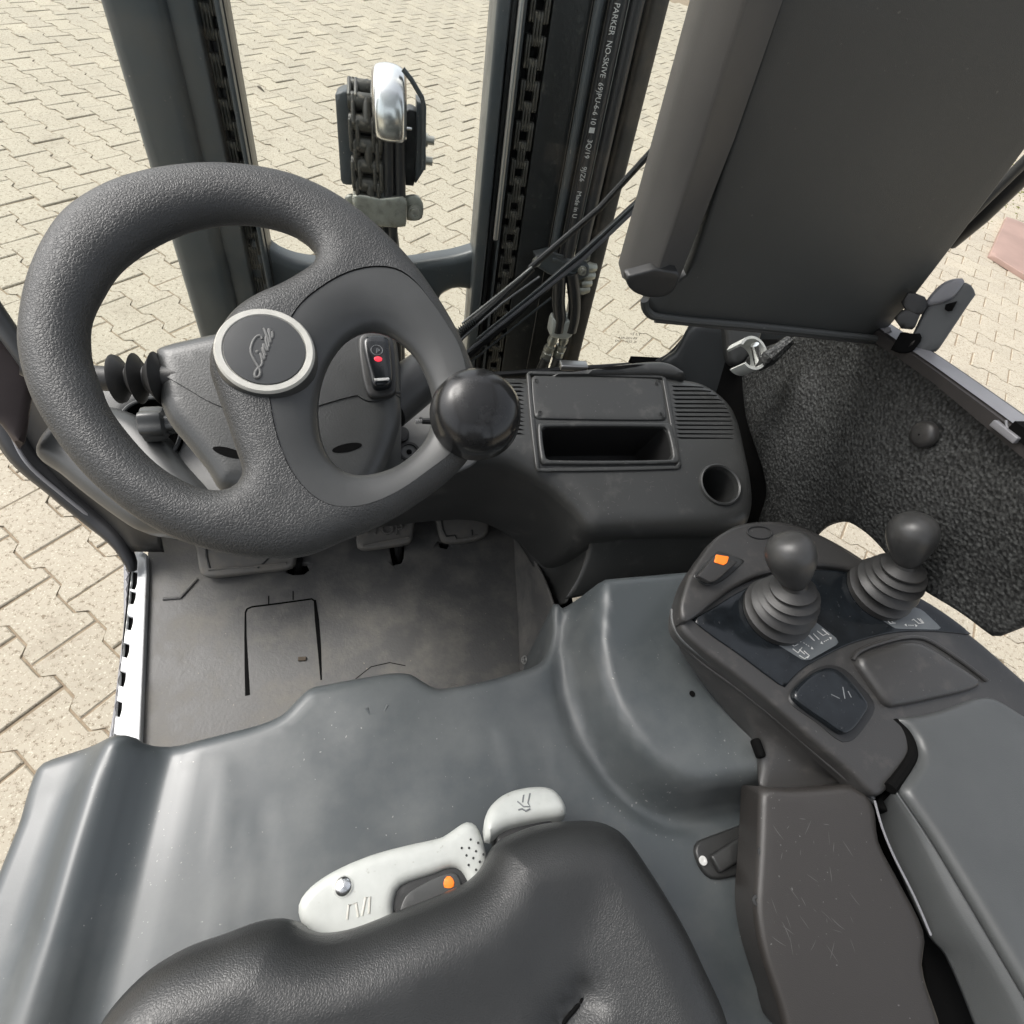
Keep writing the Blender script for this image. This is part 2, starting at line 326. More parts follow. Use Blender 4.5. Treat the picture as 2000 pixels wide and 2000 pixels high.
def patch(name, rows, m, parent, nu=30, nv=10, thick=0, smooth=50, label=None):
    """surface through rows of 3-D control points"""
    R = [resample(hermite(r, False, 8), 1, False) if False else hermite(r, False, 8) for r in rows]
    def rs(P, n):
        L = np.r_[0, np.cumsum(np.linalg.norm(np.diff(P, axis=0), axis=1))]; t = np.linspace(0, L[-1], n)
        return np.column_stack([np.interp(t, L, P[:, c]) for c in range(3)])
    R = [rs(r, nu) for r in R]; cols = [hermite([r[i] for r in R], False, max(1, nv//(len(R)-1))) if len(R) > 1 else None for i in range(nu)]
    n2 = len(cols[0]); V = [p for c in cols for p in c]
    Fc = [(i*n2+j, (i+1)*n2+j, (i+1)*n2+j+1, i*n2+j+1) for i in range(nu-1) for j in range(n2-1)]
    o = mesh_obj(name, V, Fc, m, parent, smooth, label)
    if thick:
        md = o.modifiers.new('s', 'SOLIDIFY'); md.thickness = thick; md.offset = 0
    return o
def text(name, s, size, M4, m, parent, ext=.0003, font=None, sx=1):
    cu = bpy.data.curves.new(name, 'FONT'); cu.body = s; cu.size = size; cu.extrude = ext; cu.align_x = 'LEFT'; cu.align_y = 'CENTER'; cu.resolution_u = 3
    t = bpy.data.objects.new('tmp', cu); me = bpy.data.meshes.new_from_object(t); bpy.data.objects.remove(t)
    V = np.array([tuple(v.co) for v in me.vertices]); V[:, 0] *= sx
    o, ux, uy, un = M4; W = [o + ux*v[0] + uy*v[1] + un*v[2] for v in V]
    Fc = [tuple(p.vertices) for p in me.polygons]; bpy.data.meshes.remove(me)
    return mesh_obj(name, W, Fc, m, parent, 0)
def bolt(mb, o, ax, r=.008, h=.006):
    mb.lathe(o, ax, [(r*1.5, 0), (r*1.5, h*.25), (r, h*.25), (r, h*1.1), (r*.5, h*1.1), (r*.5, h*.6)], 6 if False else 12); return mb
# ------------------------------------------------------------------ the paved yard
def ground_mat(stone=True):
    m = bpy.data.materials.new('concrete_paver' if stone else 'joint_sand'); m.use_nodes = True; n = m.node_tree; b = n.nodes['Principled BSDF']
    b.inputs['Roughness'].default_value = .85; b.inputs['Specular IOR Level'].default_value = .25
    g = n.nodes.new('ShaderNodeNewGeometry'); src = g.outputs['Position']
    def noise(sc, det=6, ro=.6):
        t = n.nodes.new('ShaderNodeTexNoise'); t.inputs['Scale'].default_value = sc; t.inputs['Detail'].default_value = det; t.inputs['Roughness'].default_value = ro; n.links.new(src, t.inputs['Vector']); return t.outputs['Fac']
    def rng(v, a, b_, c, d):
        r = n.nodes.new('ShaderNodeMapRange'); r.inputs[1].default_value = a; r.inputs[2].default_value = b_; r.inputs[3].default_value = c; r.inputs[4].default_value = d; n.links.new(v, r.inputs[0]); return r.outputs[0]
    def mix(f, a, bc):
        x = n.nodes.new('ShaderNodeMix'); x.data_type = 'RGBA'
        n.links.new(f, x.inputs['Factor']) 
        if isinstance(a, tuple): x.inputs['A'].default_value = (*a, 1)
        else: n.links.new(a, x.inputs['A'])
        x.inputs['B'].default_value = (*bc, 1); return x.outputs['Result']
    if stone:
        c = mix(rng(noise(3, 4), .35, .7, 0, 1), (.43, .386, .303), (.375, .337, .265))
        c = mix(rng(g.outputs['Random Per Island'], 0, 1, 0, .55), c, (.33, .30, .245)) if True else c
        c = mix(rng(noise(75, 4, .85), .54, .62, 0, .9), c, (.185, .15, .105))
        c = mix(rng(noise(160, 2, .7), .6, .68, 0, .8), c, (.58, .54, .44))
        c = mix(rng(noise(5, 8, .75), .56, .78, 0, .7), c, (.22, .185, .14))
    else:
        c = mix(rng(noise(60, 5), .35, .65, 0, 1), (.21, .165, .115), (.29, .235, .165))
    n.links.new(c, b.inputs['Base Color'])
    bp = n.nodes.new('ShaderNodeBump'); bp.inputs['Strength'].default_value = .5; bp.inputs['Distance'].default_value = .0015; n.links.new(noise(170, 4), bp.inputs['Height']); n.links.new(bp.outputs[0], b.inputs['Normal'])
    return m
M['paver'] = ground_mat(); M['sand'] = ground_mat(False)
PS, PR, PT, PO = .09650123, 1.43993556, 1.15495254, (-1.25062654, 1.21062857)
U_ = rotc(np.array([math.cos(PT), math.sin(PT), 0]))*PS*H; V_ = rotc(np.array([math.sin(PT), -math.cos(PT), 0]))*PS*PR*H; O_ = rotc(np.array([PO[0], PO[1], 0]))*H
def stone_outline():
    e = .078; j = .013; q = .011
    side = [(.5+e, 0+q), (.5+e, .2), (.5+e-.03, .222), (.5-e+.03, .278), (.5-e, .3), (.5-e, .5), (.5-e, .7), (.5-e+.03, .722), (.5+e-.03, .778), (.5+e, .8), (.5+e, 1-q)]
    rt = [(u-j, v) for u, v in side]; lf = [(-(u-j), v) for u, v in side[::-1]]
    return [(u, v-.5) for u, v in rt + lf]
SO = stone_outline(); GZ = 0.0
def stone_geo(o, rnd, U=U_, V=V_):
    t = rnd.uniform(-.0025, .0022); tx, ty = rnd.uniform(-.006, .006), rnd.uniform(-.006, .006); sc = rnd.uniform(.985, 1.0)
    vs = []
    for k, (ins, z) in enumerate(((1.0, -.012), (1.0, -.0028), (.968, 0))):
        for u, v in SO:
            p = U*u*ins*sc + V*v*(ins if k == 2 else 1)*sc
            vs.append(o + p + np.array([0, 0, z + t + (p[0]*tx + p[1]*ty)*3]))
    n = len(SO); f = [tuple(range(2*n, 3*n))]
    for a in (0, 1): f += [(a*n+i, a*n+(i+1) % n, (a+1)*n+(i+1) % n, (a+1)*n+i) for i in range(n)]
    return vs, f
vis_polys = [np.array(p, float) for p in (
  [(0, 0), (190, 0), (290, 320), (180, 400), (60, 560), (0, 610)], [(0, 840), (60, 850), (240, 1040), (225, 1200), (200, 1400), (60, 1440), (0, 1660)],
  [(165, 650), (250, 460), (330, 430), (400, 600), (290, 640), (180, 670)], [(425, 0), (940, 0), (880, 490), (800, 500), (600, 500), (500, 450), (600, 400), (470, 300)],
  [(1250, 0), (1345, 0), (1180, 540), (1290, 620), (1240, 690), (1030, 700), (1120, 540)], [(1690, 640), (1932, 290), (1932, 850)], [(1540, 1020), (1580, 980), (1650, 1030), (1700, 1100), (1780, 1140), (1700, 1120)], [(835, 550), (890, 550), (890, 610), (850, 620)])]
cands = []
rnd = random.Random(7)
for i in range(-80, 110):
    for j in range(-70, 75):
        # joint (i,j) sits between stones: stone centre is half a length further along
        jj = j + (i % 2)*.5
        o = O_ + U_*i + V_*(jj + .5); dd = math.hypot(o[0]-.8, o[1]-2.5)
        if dd > 8.5: continue
        x, y, z = proj(o)
        m = -60
        seen = z > .2 and any(inside(np.array([[x, y]]), P)[0] or dist_poly(np.array([[x, y]]), [P])[0] < 120/z for P in vis_polys)
        cands.append((0 if seen else 1, z if z > .2 else 99, o))
cands.sort(key=lambda t: (t[0], t[1]))
paving = empty('paving', kind='structure', label='cream concrete paving of interlocking stones across the yard')
for k, (s_, z_, o) in enumerate(cands[:300]):
    vs, f = stone_geo(np.zeros(3), rnd)
    so = mesh_obj('paving_stone', vs, f, 'paver', paving, 0); so.location = o
mb = MB()
for s_, z_, o in cands[300:]:
    vs, f = stone_geo(o, rnd); mb.add(vs, f)
so = mb.build('paving_stones', 'paver', paving, 0); so['kind'] = 'stuff'
g = mesh_obj('ground', [(-150, -150, -.0048), (150, -150, -.0048), (150, 150, -.0048), (-150, 150, -.0048)], [(0, 1, 2, 3)], 'sand', None, 0); tag(g, kind='structure')
# red steel plate lying on the stones, moss in the joints, litter
fr = Fr((0, 0, .032))
slab('steel_plate', fr, tr(fr, [(1900, 408), (2060, 470), (2030, 578), (1869, 478)], corner=(0, 1, 2, 3)), 'redplate', None, thick=.03, r=.004, d=.06, bottom=True)
tag(bpy.data.objects['steel_plate'], 'reddish brown flat plate lying on the paving at the right edge', 'plate')
mb = MB()
for _ in range(420):
    p = Z(rnd.gauss(1900, 50), rnd.gauss(345, 40), -.004); q = random.choice((U_, V_)); p = p + norm(q)*rnd.uniform(-.1, .1)
    s = rnd.uniform(.004, .016); mb.lathe(p, (rnd.uniform(-.3, .3), rnd.uniform(-.3, .3), 1), [(s, 0), (s*.7, s*.4), (0, s*.6)], 5)
o = mb.build('moss', 'moss', None, 0); tag(o, kind='stuff', label='yellow green moss in the joints beyond the red plate', cat='moss')
mb = MB(); a = Z(486, 163, .004); b = Z(498, 172, .004); mb.tube([a, (a+b)/2+np.array([0, 0, .006]), b], [.004, .007, .003], 6)
tag(mb.build('twig', 'debris'), 'small dark twig lying on the paving right of the left mast rail', 'twig')
for (x, y, lb) in ((625, 207, 'small dark crumb on the paving between the mast and the chain pulley'), (378, 660, 'dark speck of dirt on a stone inside the steering wheel opening')):
    mb = MB(); mb.lathe(Z(x, y, .001), (0, 0, 1), [(.008, 0), (.006, .004), (0, .005)], 7); tag(mb.build('dirt_crumb', 'debris'), lb, 'dirt')
# ================================================================== the forklift
T = empty('forklift', label='dark grey forklift truck seen from the driver seat with mast, steering wheel and armrest levers', cat='forklift')
UP = np.array([0, 0, 1.])
# ------------------------------------------------------------------ overhead guard (above the frame; it shades the cab)
og = empty('overhead_guard', (0, 0, 2.0), T)
MB().box((0, -.5, 2.02), (1.04, .1, .06), None, .01).build('roof_beam', 'frame', og)
for x in (-.53, .53): MB().box((x, .1, 2.02), (.05, 1.4, .06), None, .01).build('roof_beam', 'frame', og); MB().tube([(x, -.52, .6), (x, -.52, 2.02)], .03, 14).build('rear_post', 'frame', og)
for k in range(8): MB().box((0, -.3 + k*.14, 2.02), (1.04, .03, .05), None, .006).build('roof_bar', 'frame', og)
bkr = Fr((0, -.42, 1.22), norm((0, 1, .18)), (-1, 0, 0)); slab('unseen_backrest', bkr, hermite([np.array(p) for p in ((-.23, -.27), (-.25, 0), (-.2, .3), (0, .36), (.2, .3), (.25, 0), (.23, -.27), (0, -.3))], True, 5), 'seat', T, thick=.12, r=.05, d=.03)  # unseen backrest, added behind the camera to darken faces turned to the rear
MB().box((0, -.95, .62), (1.1, .6, 1.0), None, .06).build('unseen_counterweight', 'mast', T)  # unseen rear mass, added to block light from behind
MB().box((0, -.62, 1.12), (1.06, .03, .34), None, .01).build('unseen_rear_panel', 'frame', T)  # unseen panel, added to keep light from behind out of the cab
# ------------------------------------------------------------------ mast (leans forward)
MD = norm(-ray(770, 1950)); MP = np.array([0, 1.1, 1.0]); MN = norm(np.cross((1, 0, 0), MD)); MF = Fr(MP, -MN if MN[1] > 0 else MN, (1, 0, 0))
# MF: u = truck right, v = along the mast, n = towards the driver
def mast_bar(name, x1, x2, y, m, back=0, depth=.03, v0=-.95, v1=1.15, parent=T, bev=.004, prof=None):
    a = MF.px(x1, y)[0]; b = MF.px(x2, y)[0]
    if back:                                    # keep its place in the view when it stands further back
        k = (np.linalg.norm(on(x1, y, MF.to3((0, 0), -back), MF.n) - CAM))/(np.linalg.norm(on(x1, y, MF.o, MF.n) - CAM))
        P1 = on(x1, y, MF.to3((0, 0), -back), MF.n); P2 = on(x2, y, MF.to3((0, 0), -back), MF.n); a = (P1-MF.o)@MF.u; b = (P2-MF.o)@MF.u
    mb = MB(); c = MF.to3(((a+b)/2, (v0+v1)/2), -back - depth/2)
    mb.box(c, (abs(b-a), v1-v0, depth), (MF.u, MF.v, MF.n), bev); return mb.build(name, m, parent, 30), (a, b)
# left rail
mast_bar('mast_rail', 226, 342, 150, 'mast', 0, .11, bev=.022)
mast_bar('mast_web', 338, 396, 150, 'mast', .02, .06, bev=.004)
mast_bar('mast_web', 390, 442, 150, 'mastdark', .06, .02, bev=.002)
mast_bar('inner_rail', 387, 412, 150, 'mastdark', .05, .02)
mast_bar('inner_rail', 430, 440.5, 150, 'mast', .01, .07, bev=.003)
mast_bar('inner_rail', 441.5, 448, 150, 'mastdark', .03, .05, bev=.002)
# right rail
mast_bar('mast_rail', 925, 951, 150, 'mast', 0, .1, bev=.006)
mast_bar('inner_rail', 952, 961, 150, 'mastdark', .02, .06, bev=.002)
mast_bar('inner_rail', 973, 978, 150, 'mast', .01, .06, bev=.001)
mast_bar('mast_web', 940, 1040, 150, 'mastdark', .058, .01)
mast_bar('mast_plate', 1024, 1092, 150, 'mastdark', .02, .03, bev=.002)
mast_bar('mast_plate', 1092, 1150, 150, 'mastdark', .05, .03, bev=.002)
mast_bar('mast_rail', 1180, 1194, 150, 'mastdark', .03, .05)
mast_bar('mast_rail', 1196, 1228, 150, 'brown', 0, .1, bev=.008)
def mtube(name, x, y, r, m, back=0, v0=None, v1=1.1, ya=None, yb=None):
    p0 = MF.to3((0, 0), -back); P = on(x, y, p0, MF.n); u = (P-MF.o)@MF.u
    if ya is not None: v1 = (on(x, ya, p0, MF.n)-MF.o)@MF.v
    if yb is not None: v0 = (on(x, yb, p0, MF.n)-MF.o)@MF.v
    mb = MB(); mb.tube([MF.to3((u, v0), -back), MF.to3((u, v1), -back)], r, 20); return mb.build(name, m, T), u
mtube('rail_rod', 968, 150, .0052, 'steel', -.005, ya=-60, yb=455)
mtube('rail_rod', 1105, 150, .009, 'mast', .01, ya=-60, yb=520)
mtube('rail_rod', 1128, 150, .008, 'hose', .01, ya=-60, yb=520)
ho, uh = mtube('hydraulic_hose', 1142, 150, .0115, 'hose', -.012, ya=-80, yb=490)
mtube('hydraulic_hose', 1169, 150, .0125, 'hose', -.012, ya=-80, yb=490)
mb = MB(); u1 = (on(1154.5, 150, MF.to3((0, 0), .012), MF.n)-MF.o)@MF.u
mb.box(MF.to3((u1, .55), .012), (.0018, 1.3, .004), (MF.u, MF.v, MF.n)); mb.build('hose_seam', 'ring', T, 0)
# lettering printed along the hose, reading downwards
def hosetext(s, xa, ya, size, sx=.82):
    p0 = MF.to3((0, 0), .0235); P = on(xa, ya, p0, MF.n)
    text('hose_lettering', s, size, (P, -MF.v, MF.u, MF.n), 'white', ho, .0002, sx=sx)
hosetext('PARKER  NO-SKIVE  69)PU-6-6 10 \u25A0', 1165, 5, .0135)
hosetext('\u22A2   3Q/19    9J/Z6     Made in U', 1118, 240, .0135, .86)
# chains: links as separate plates and rollers
def chain(x, y, v0, v1, back, pitch=.03, wd=.034, n=3):
    p0 = MF.to3((0, 0), -back); u = (on(x, y, p0, MF.n)-MF.o)@MF.u; c = empty('lift_chain', MF.to3((u, v0), -back), T)
    me1 = me2 = None; v = v0; k = 0
    mb = MB()
    for off in ((-.44, -.3, .3, .44)): mb.box((off*wd, 0, 0), (wd*.13, pitch*1.5, .019), None, .007)
    mb.lathe((-wd/2, pitch*.5, 0), (1, 0, 0), [(.0075, 0), (.0085, .001), (.0085, wd-.001), (.0075, wd)], 12); l1 = mb
    mb = MB()
    for off in ((-.16, .0, .16)): mb.box((off*wd, 0, 0), (wd*.14, pitch*1.5, .019), None, .007)
    mb.lathe((-wd/2, pitch*.5, 0), (1, 0, 0), [(.0075, 0), (.0085, .001), (.0085, wd-.001), (.0075, wd)], 12); l2 = mb
    R = Matrix((MF.u, MF.v, MF.n)).transposed().to_4x4()
    a = l1.build('chain_link', 'chain', c, 35); b = l2.build('chain_link', 'chain', c, 35); first = [a, b]
    while v < v1:
        o = first[k % 2] if k < 2 else first[k % 2].copy()
        if k >= 2: COL.objects.link(o); o.parent = c
        o.matrix_local = Matrix.Translation(Vector(MF.to3((u, v), -back)) - Vector(c.location)) @ R; v += pitch; k += 1
chain(415, 150, -.95, 1.1, .048)
chain(1000, 150, -.95, 1.1, .03)
# cross member between the rails
xf = Fr(MF.to3((0, 0), -.04), MF.n, (1, 0, 0))
slab('cross_member', xf, tr(xf, [(470, 440), (492, 455), (515, 478), (560, 495), (640, 502), (760, 500), (820, 491), (860, 484), (905, 470), (905, 556), (885, 550), (862, 548), (838, 556), (828, 575), (840, 610), (800, 640), (500, 640), (470, 560)], corner=(8, 9, 14, 15, 16, 17)), 'mast', T, thick=.05, r=.018, d=.012)
# clamp bracket and hoses at the foot of the right rail
bf = Fr(MF.to3((0, 0), .015), MF.n, (1, 0, 0))
def bx(*pts, corner=None): return tr(bf, list(pts), corner=range(len(pts)) if corner is None else corner)
c = slab('clamp_bracket', bf, bx((1010, 483), (1040, 476), (1058, 490), (1080, 497), (1112, 500), (1113, 520), (1095, 530), (1040, 520), (1015, 506)), 'mast', T, thick=.03, r=.004, d=.006)
for pts in (((1043, 487), (1063, 491), (1061, 498), (1042, 494)), ((1080, 498), (1100, 502), (1098, 508), (1078, 505)), ((1066, 512), (1092, 517), (1091, 520), (1065, 515)), ((1034, 474), (1066, 483), (1064, 487), (1036, 480))):
    bf2 = Fr(MF.to3((0, 0), .018), MF.n, (1, 0, 0)); slab('bracket_rib', bf2, tr(bf2, pts, corner=(0, 1, 2, 3)), 'mast', c, thick=.004, r=.001, d=.004)
for x, y in ((1012, 493), (1098, 510), (1105, 483)):
    mb = MB(); bolt(mb, on(x, y, MF.to3((0, 0), .02), MF.n), MF.n, .0065, .012); mb.build('bolt', 'bolt', c)
mb = MB(); f9 = MF.to3((0, 0), .0)
for q in ((1113, 505), (1110, 520), (1104, 534), (1100, 546)): mb.lathe(on(*q, f9, MF.n), (1, .2, .1), [(.009, -.012), (.012, 0), (.009, .014)], 10)
mb.build('hose_fitting', 'zinc', T)
def hosepath(name, pts, r, m='hose', back=-.01, parent=T, n=16):
    p0 = MF.to3((0, 0), -back); P = hermite([on(x, y, p0, MF.n) for x, y in pts], False, 6); mb = MB(); mb.tube(P, r, n); return mb.build(name, m, parent)
hosepath('hydraulic_hose', [(1055, 515), (1055, 540), (1054, 570), (1056, 600), (1052, 625)], .0145)
hosepath('hydraulic_hose', [(1078, 515), (1082, 545), (1084, 575), (1082, 600), (1076, 625)], .0145)
hb = Fr(MF.to3((0, 0), .02), MF.n, (1, 0, 0))
cb = slab('hose_connector', hb, tr(hb, [(1046, 603), (1060, 609), (1076, 603), (1086, 602), (1083, 628), (1074, 640), (1048, 640), (1038, 634)], corner=(4, 7)), 'lgrey', T, thick=.035, r=.006, d=.005)
mb = MB()
for (xa, ya, xb, yb) in ((1046, 632, 1027, 682), (1067, 632, 1050, 678)):
    a = on(xa, ya, MF.to3((0, 0), 0), MF.n); b = on(xb, yb, MF.to3((0, 0), 0), MF.n); ax = norm(b-a); L = np.linalg.norm(b-a)
    mb.lathe(a, ax, [(.009, 0), (.012, L*.15), (.012, L*.28), (.009, L*.3), (.009, L*.4), (.0135, L*.42), (.0135, L*.6), (.011, L*.62), (.013, L*.66), (.013, L*.95), (.01, L)], 12)
mb.build('hose_fitting', 'zinc', T, 30)
hosepath('hydraulic_hose', [(1030, 678), (1020, 700), (1010, 740)], .012); hosepath('hydraulic_hose', [(1052, 676), (1045, 700), (1040, 740)], .012)
# ------------------------------------------------------------------ chain pulley on the centre lift cylinder
CP = np.array([0, 1.12, 1.05]); cf = Fr(MF.to3((0, 0), -.02), MF.n, (1, 0, 0))
cyl = empty('lift_cylinder', (-.02, 1.15, 0), T)
def cslab(name, pts, m, back, thick, r, corner=None, parent=cyl, d=.008):
    f = Fr(MF.to3((0, 0), -back), MF.n, (1, 0, 0)); return slab(name, f, tr(f, pts, corner=range(len(pts)) if corner is None else corner), m, parent, thick=thick, r=r, d=d)
cslab('side_plate', [(632, 180), (645, 172), (660, 176), (666, 225), (672, 350), (650, 350), (643, 345)], 'mast', .01, .07, .004)
cslab('side_plate', [(786, 190), (800, 196), (803, 215), (802, 320), (783, 350), (786, 205)], 'mast', .01, .06, .004)
cslab('side_plate', [(780, 352), (758, 350), (757, 215), (775, 205), (790, 215), (788, 330)], 'mastdark', .02, .05, .004)
mb = MB(); sp0 = MF.to3((0, 0), -.045)
pulA = on(700, 235, sp0, MF.n); ax = np.array([1., 0, 0])
mb.lathe(pulA - ax*.028, ax, [(.05, 0), (.05, .006), (.042, .008), (.042, .05), (.05, .052), (.05, .058)], 40); mb.build('pulley_wheel', 'mastdark', cyl)
# big chain running over the pulley: two strand plates and rollers following it
me = {}
Rp = .05; cx0 = pulA - ax*.008
def clink(wide):
    mb = MB()
    for off in ((-.0245, -.0135, .0135, .0245) if wide else (-.019, .004, .019)): mb.box((off, 0, 0), (.0075 if off != .004 else .016, .046, .028), None, .011)
    mb.lathe((-.027, .0155, 0), (1, 0, 0), [(.0125, 0), (.0135, .002), (.0135, .052), (.0125, .054)], 14); return mb
links = [clink(True).build('chain_link', 'chain', cyl), clink(False).build('chain_link', 'chain', cyl)]
stations = []
L = 0; front = norm(np.cross(ax, MD)); front = front if front[1] < 0 else -front
for k in range(15):
    s = -.13 + k*.031
    if s < 0: p = cx0 + front*Rp + MD*s; t = MD
    else:
        q = s/Rp
        if q < math.pi: p = cx0 + (front*math.cos(q) + MD*math.sin(q))*Rp; t = -front*math.sin(q) + MD*math.cos(q)
        else: p = cx0 - front*Rp - MD*(s - math.pi*Rp); t = -MD
    nn = np.cross(ax, t)
    R = Matrix((ax, t, nn)).transposed().to_4x4()
    o = links[k % 2] if k < 2 else links[k % 2].copy()
    if k >= 2: COL.objects.link(o); o.parent = cyl
    o.matrix_world = Matrix.Translation(Vector(p)) @ R; o.matrix_parent_inverse = Matrix.Identity(4); o.matrix_basis = Matrix.Translation(Vector(p) - Vector(cyl.location)) @ R
# chrome guard over the two hoses
def arc_strip(name, cen, ax, r0, r1, a0, a1, wd, m, parent, n=28, bulge=.3):
    V = []; Fc = []; ns = 9
    for i in range(n+1):
        q = a0 + (a1-a0)*i/n; rad = front*math.cos(q) + MD*math.sin(q)
        for k in range(ns):
            t = -1 + 2*k/(ns-1); V.append(cen + ax*(t*wd/2) + rad*(r1 - bulge*(1 - math.sqrt(max(0, 1-t*t*.98)))*wd))
    for i in range(n):
        for k in range(ns-1): Fc.append((i*ns+k, (i+1)*ns+k, (i+1)*ns+k+1, i*ns+k+1))
    o = mesh_obj(name, V, Fc, m, parent, 60); md = o.modifiers.new('s', 'SOLIDIFY'); md.thickness = .002; return o
gc = on(735, 196, MF.to3((0, 0), -.02), MF.n)
gp0 = MF.to3((0, 0), .012)
arc_strip('hose_guard', gc - MD*.012 + front*.0, ax, 0, .066, -.5, 2.0, .054, 'chrome', cyl, bulge=.22)
lip = on(741, 238, gp0, MF.n); mb = MB(); mb.box(lip, (.066, .004, .010), (MF.u, MF.v, MF.n), .0015); mb.build('guard_lip', 'chrome', cyl)
def ptube(name, pts, r, m, back, parent=cyl):
    p0 = MF.to3((0, 0), -back); P = [on(x, y, p0, MF.n) for x, y in pts]; mb = MB(); mb.tube(P, r, 18); return mb.build(name, m, parent)
ptube('hydraulic_hose', [(731, 220), (732, 300), (733, 372)], .0118, 'hose', -.005); ptube('hydraulic_hose', [(753, 220), (754, 300), (755, 372)], .0105, 'hose', -.004)
ptube('guard_stay', [(760, 130), (776, 150), (796, 184), (800, 200), (799, 320)], .004, 'mast', -.01)
for q in ((803, 264), (800, 303)):
    mb = MB(); bolt(mb, on(*q, MF.to3((0, 0), -.01), MF.n), (1, 0, 0), .007, .014); mb.build('bolt', 'bolt', cyl)
ptube('piston_head', [(722, 345), (724, 385)], .034, 'mast', .02); ptube('piston_rod', [(722, 380), (735, 470), (745, 620), (752, 760)], .021, 'mastdark', .02)
ptube('hydraulic_hose', [(741, 420), (747, 560), (752, 700)], .009, 'hose', -.004)
cl = cslab('pipe_clamp', [(664, 375), (672, 368), (700, 371), (716, 375), (740, 373), (762, 372), (768, 386), (766, 428), (740, 430), (700, 424), (668, 408)], 'zinc', -.02, .05, .003, corner=(0, 5, 7, 10))
cslab('clamp_lug', [(765, 372), (786, 370), (797, 382), (799, 400), (794, 415), (768, 417)], 'zinc', 0, .01, .003, corner=(0, 5))
cslab('clamp_lug', [(650, 375), (660, 368), (672, 372), (672, 400), (655, 392)], 'zinc', 0, .01, .003, corner=(0, 3))
mb = MB(); bolt(mb, on(783, 400, MF.to3((0, 0), .0), MF.n), MF.n, .009, .012); mb.build('bolt', 'bolt', cyl)
# ------------------------------------------------------------------ windscreen, pillars, wipers
WY = .86
wf = Fr((0, WY, .9), norm((0, -1, .12)), (1, 0, 0))
wo = [(-260, -420), (-180, 300), (-60, 560), (30, 760), (250, 735), (700, 720), (1040, 697), (1090, 693), (1240, 680), (1275, 660), (1312, 615), (1420, 480), (1700, 60), (1900, -260)]
gl = slab('windscreen', wf, tr(wf, wo, corner=(0, 1, 3, 4, 5, 12, 13)), 'glass', T, thick=.005, r=0, d=.04, bottom=True)
P = hermite([on(x, y, wf.o, wf.n) for x, y in [(640, 716), (900, 706), (1060, 695), (1230, 682), (1262, 668), (1300, 626), (1345, 566), (1420, 470)]], False, 8)
mb = MB(); mb.tube(P + np.array([0, -.004, 0]), .006, 10); mb.build('windscreen_seal', 'gasket', gl)
mb = MB(); mb.tube(P + np.array([.004, -.012, -.012]), .005, 10); mb.build('windscreen_seal', 'frame', gl)
# small certificate print on the glass
for s, x, y, sz in (('\u25C1 LT', 1188, 630, .0075), ('43R-00149', 1166, 637, .0065), ('DOT AS2 3/', 1160, 643, .0065)):
    text('glass_print', s, sz, (on(x, y, wf.o - wf.n*-.004, wf.n), wf.u, wf.v, wf.n), 'debris', gl, .00005, sx=1.4)
# right pillar foot
def px3(pts): return [np.asarray(p) for p in pts]
pf = Fr((.58, .8, .85), norm((-.55, -.8, .35)), (1, 0, 0))
slab('pillar', pf, tr(pf, [(1300, 612), (1560, 560), (1560, 640), (1440, 660), (1400, 720), (1340, 760), (1260, 700), (1240, 690), (1272, 665)], corner=(0, 1, 2, 8)), 'pillar', T, thick=.05, r=.012, d=.012)
pf2 = Fr((.56, .74, .9), norm((-.3, -.8, .5)), (1, 0, 0))
slab('pillar_cover', pf2, tr(pf2, [(1372, 600), (1440, 600), (1432, 650), (1400, 690), (1378, 690), (1370, 640)]), 'insert', T, thick=.03, r=.01, d=.01)
# left pillar foot
lf = Fr((-.5, .62, .9), norm((.5, -.6, .6)), (1, 0, 0))
slab('pillar', lf, tr(lf, [(-60, 560), (0, 598), (38, 645), (70, 700), (60, 760), (40, 850), (0, 800), (-60, 760)]), 'redbrown', T, thick=.04, r=.012, d=.012)
lp = [on(-30, 560, lf.o + np.array([0, 0, .02]), lf.n), on(5, 612, lf.o + np.array([0, 0, .02]), lf.n), on(60, 690, lf.o + np.array([0, 0, .02]), lf.n), on(90, 740, lf.o, lf.n)]
mb = MB(); mb.tube(hermite(lp, False, 5), [.012]*16, 14); mb.build('grab_rail', 'insert', T)
def wip(name, pts, r, m, off=.01, parent=T, n=10):
    P = [on(x, y, wf.o - wf.n*off, wf.n) for x, y in pts]; mb = MB(); mb.tube(P, r, n); return mb.build(name, m, parent)
wa = wip('wiper_arm', [(820, 690), (868, 632), (938, 569), (1005, 506)], [.012, .011, .008, .006], 'wiper', .03)
wip('wiper_rod', [(1000, 506), (1130, 394), (1262, 250)], .0055, 'wiper', .03, wa)
wip('arm_edge', [(872, 610), (944, 553), (1004, 504)], .0022, 'steel', .02, wa); wip('arm_edge', [(870, 640), (950, 570), (1018, 522)], .002, 'framelight', .02, wa)
mb = MB()
for k in range(9):
    t = k/8; a = on(864+30*t, 624-20*t, wf.o - wf.n*.018, wf.n); mb.lathe(a, ray(894, 604)-ray(864, 624), [(.004, -.0012), (.007, 0), (.004, .0012)], 12)
mb.build('wiper_spring', 'mast', wa)
wb = wip('wiper_blade', [(850, 705), (905, 650), (1100, 480), (1242, 345)], [.009, .010, .008, .006], 'wiper', .012)
wip('blade_spine', [(870, 673), (960, 600), (1100, 489), (1240, 355)], .0035, 'framelight', .004, wb); wip('blade_edge', [(900, 640), (1024, 540), (1100, 476), (1235, 352)], .0025, 'mast', .006, wb)
wip('blade_edge', [(880, 690), (985, 605), (1040, 562)], .0022, 'mast', .006, wb)
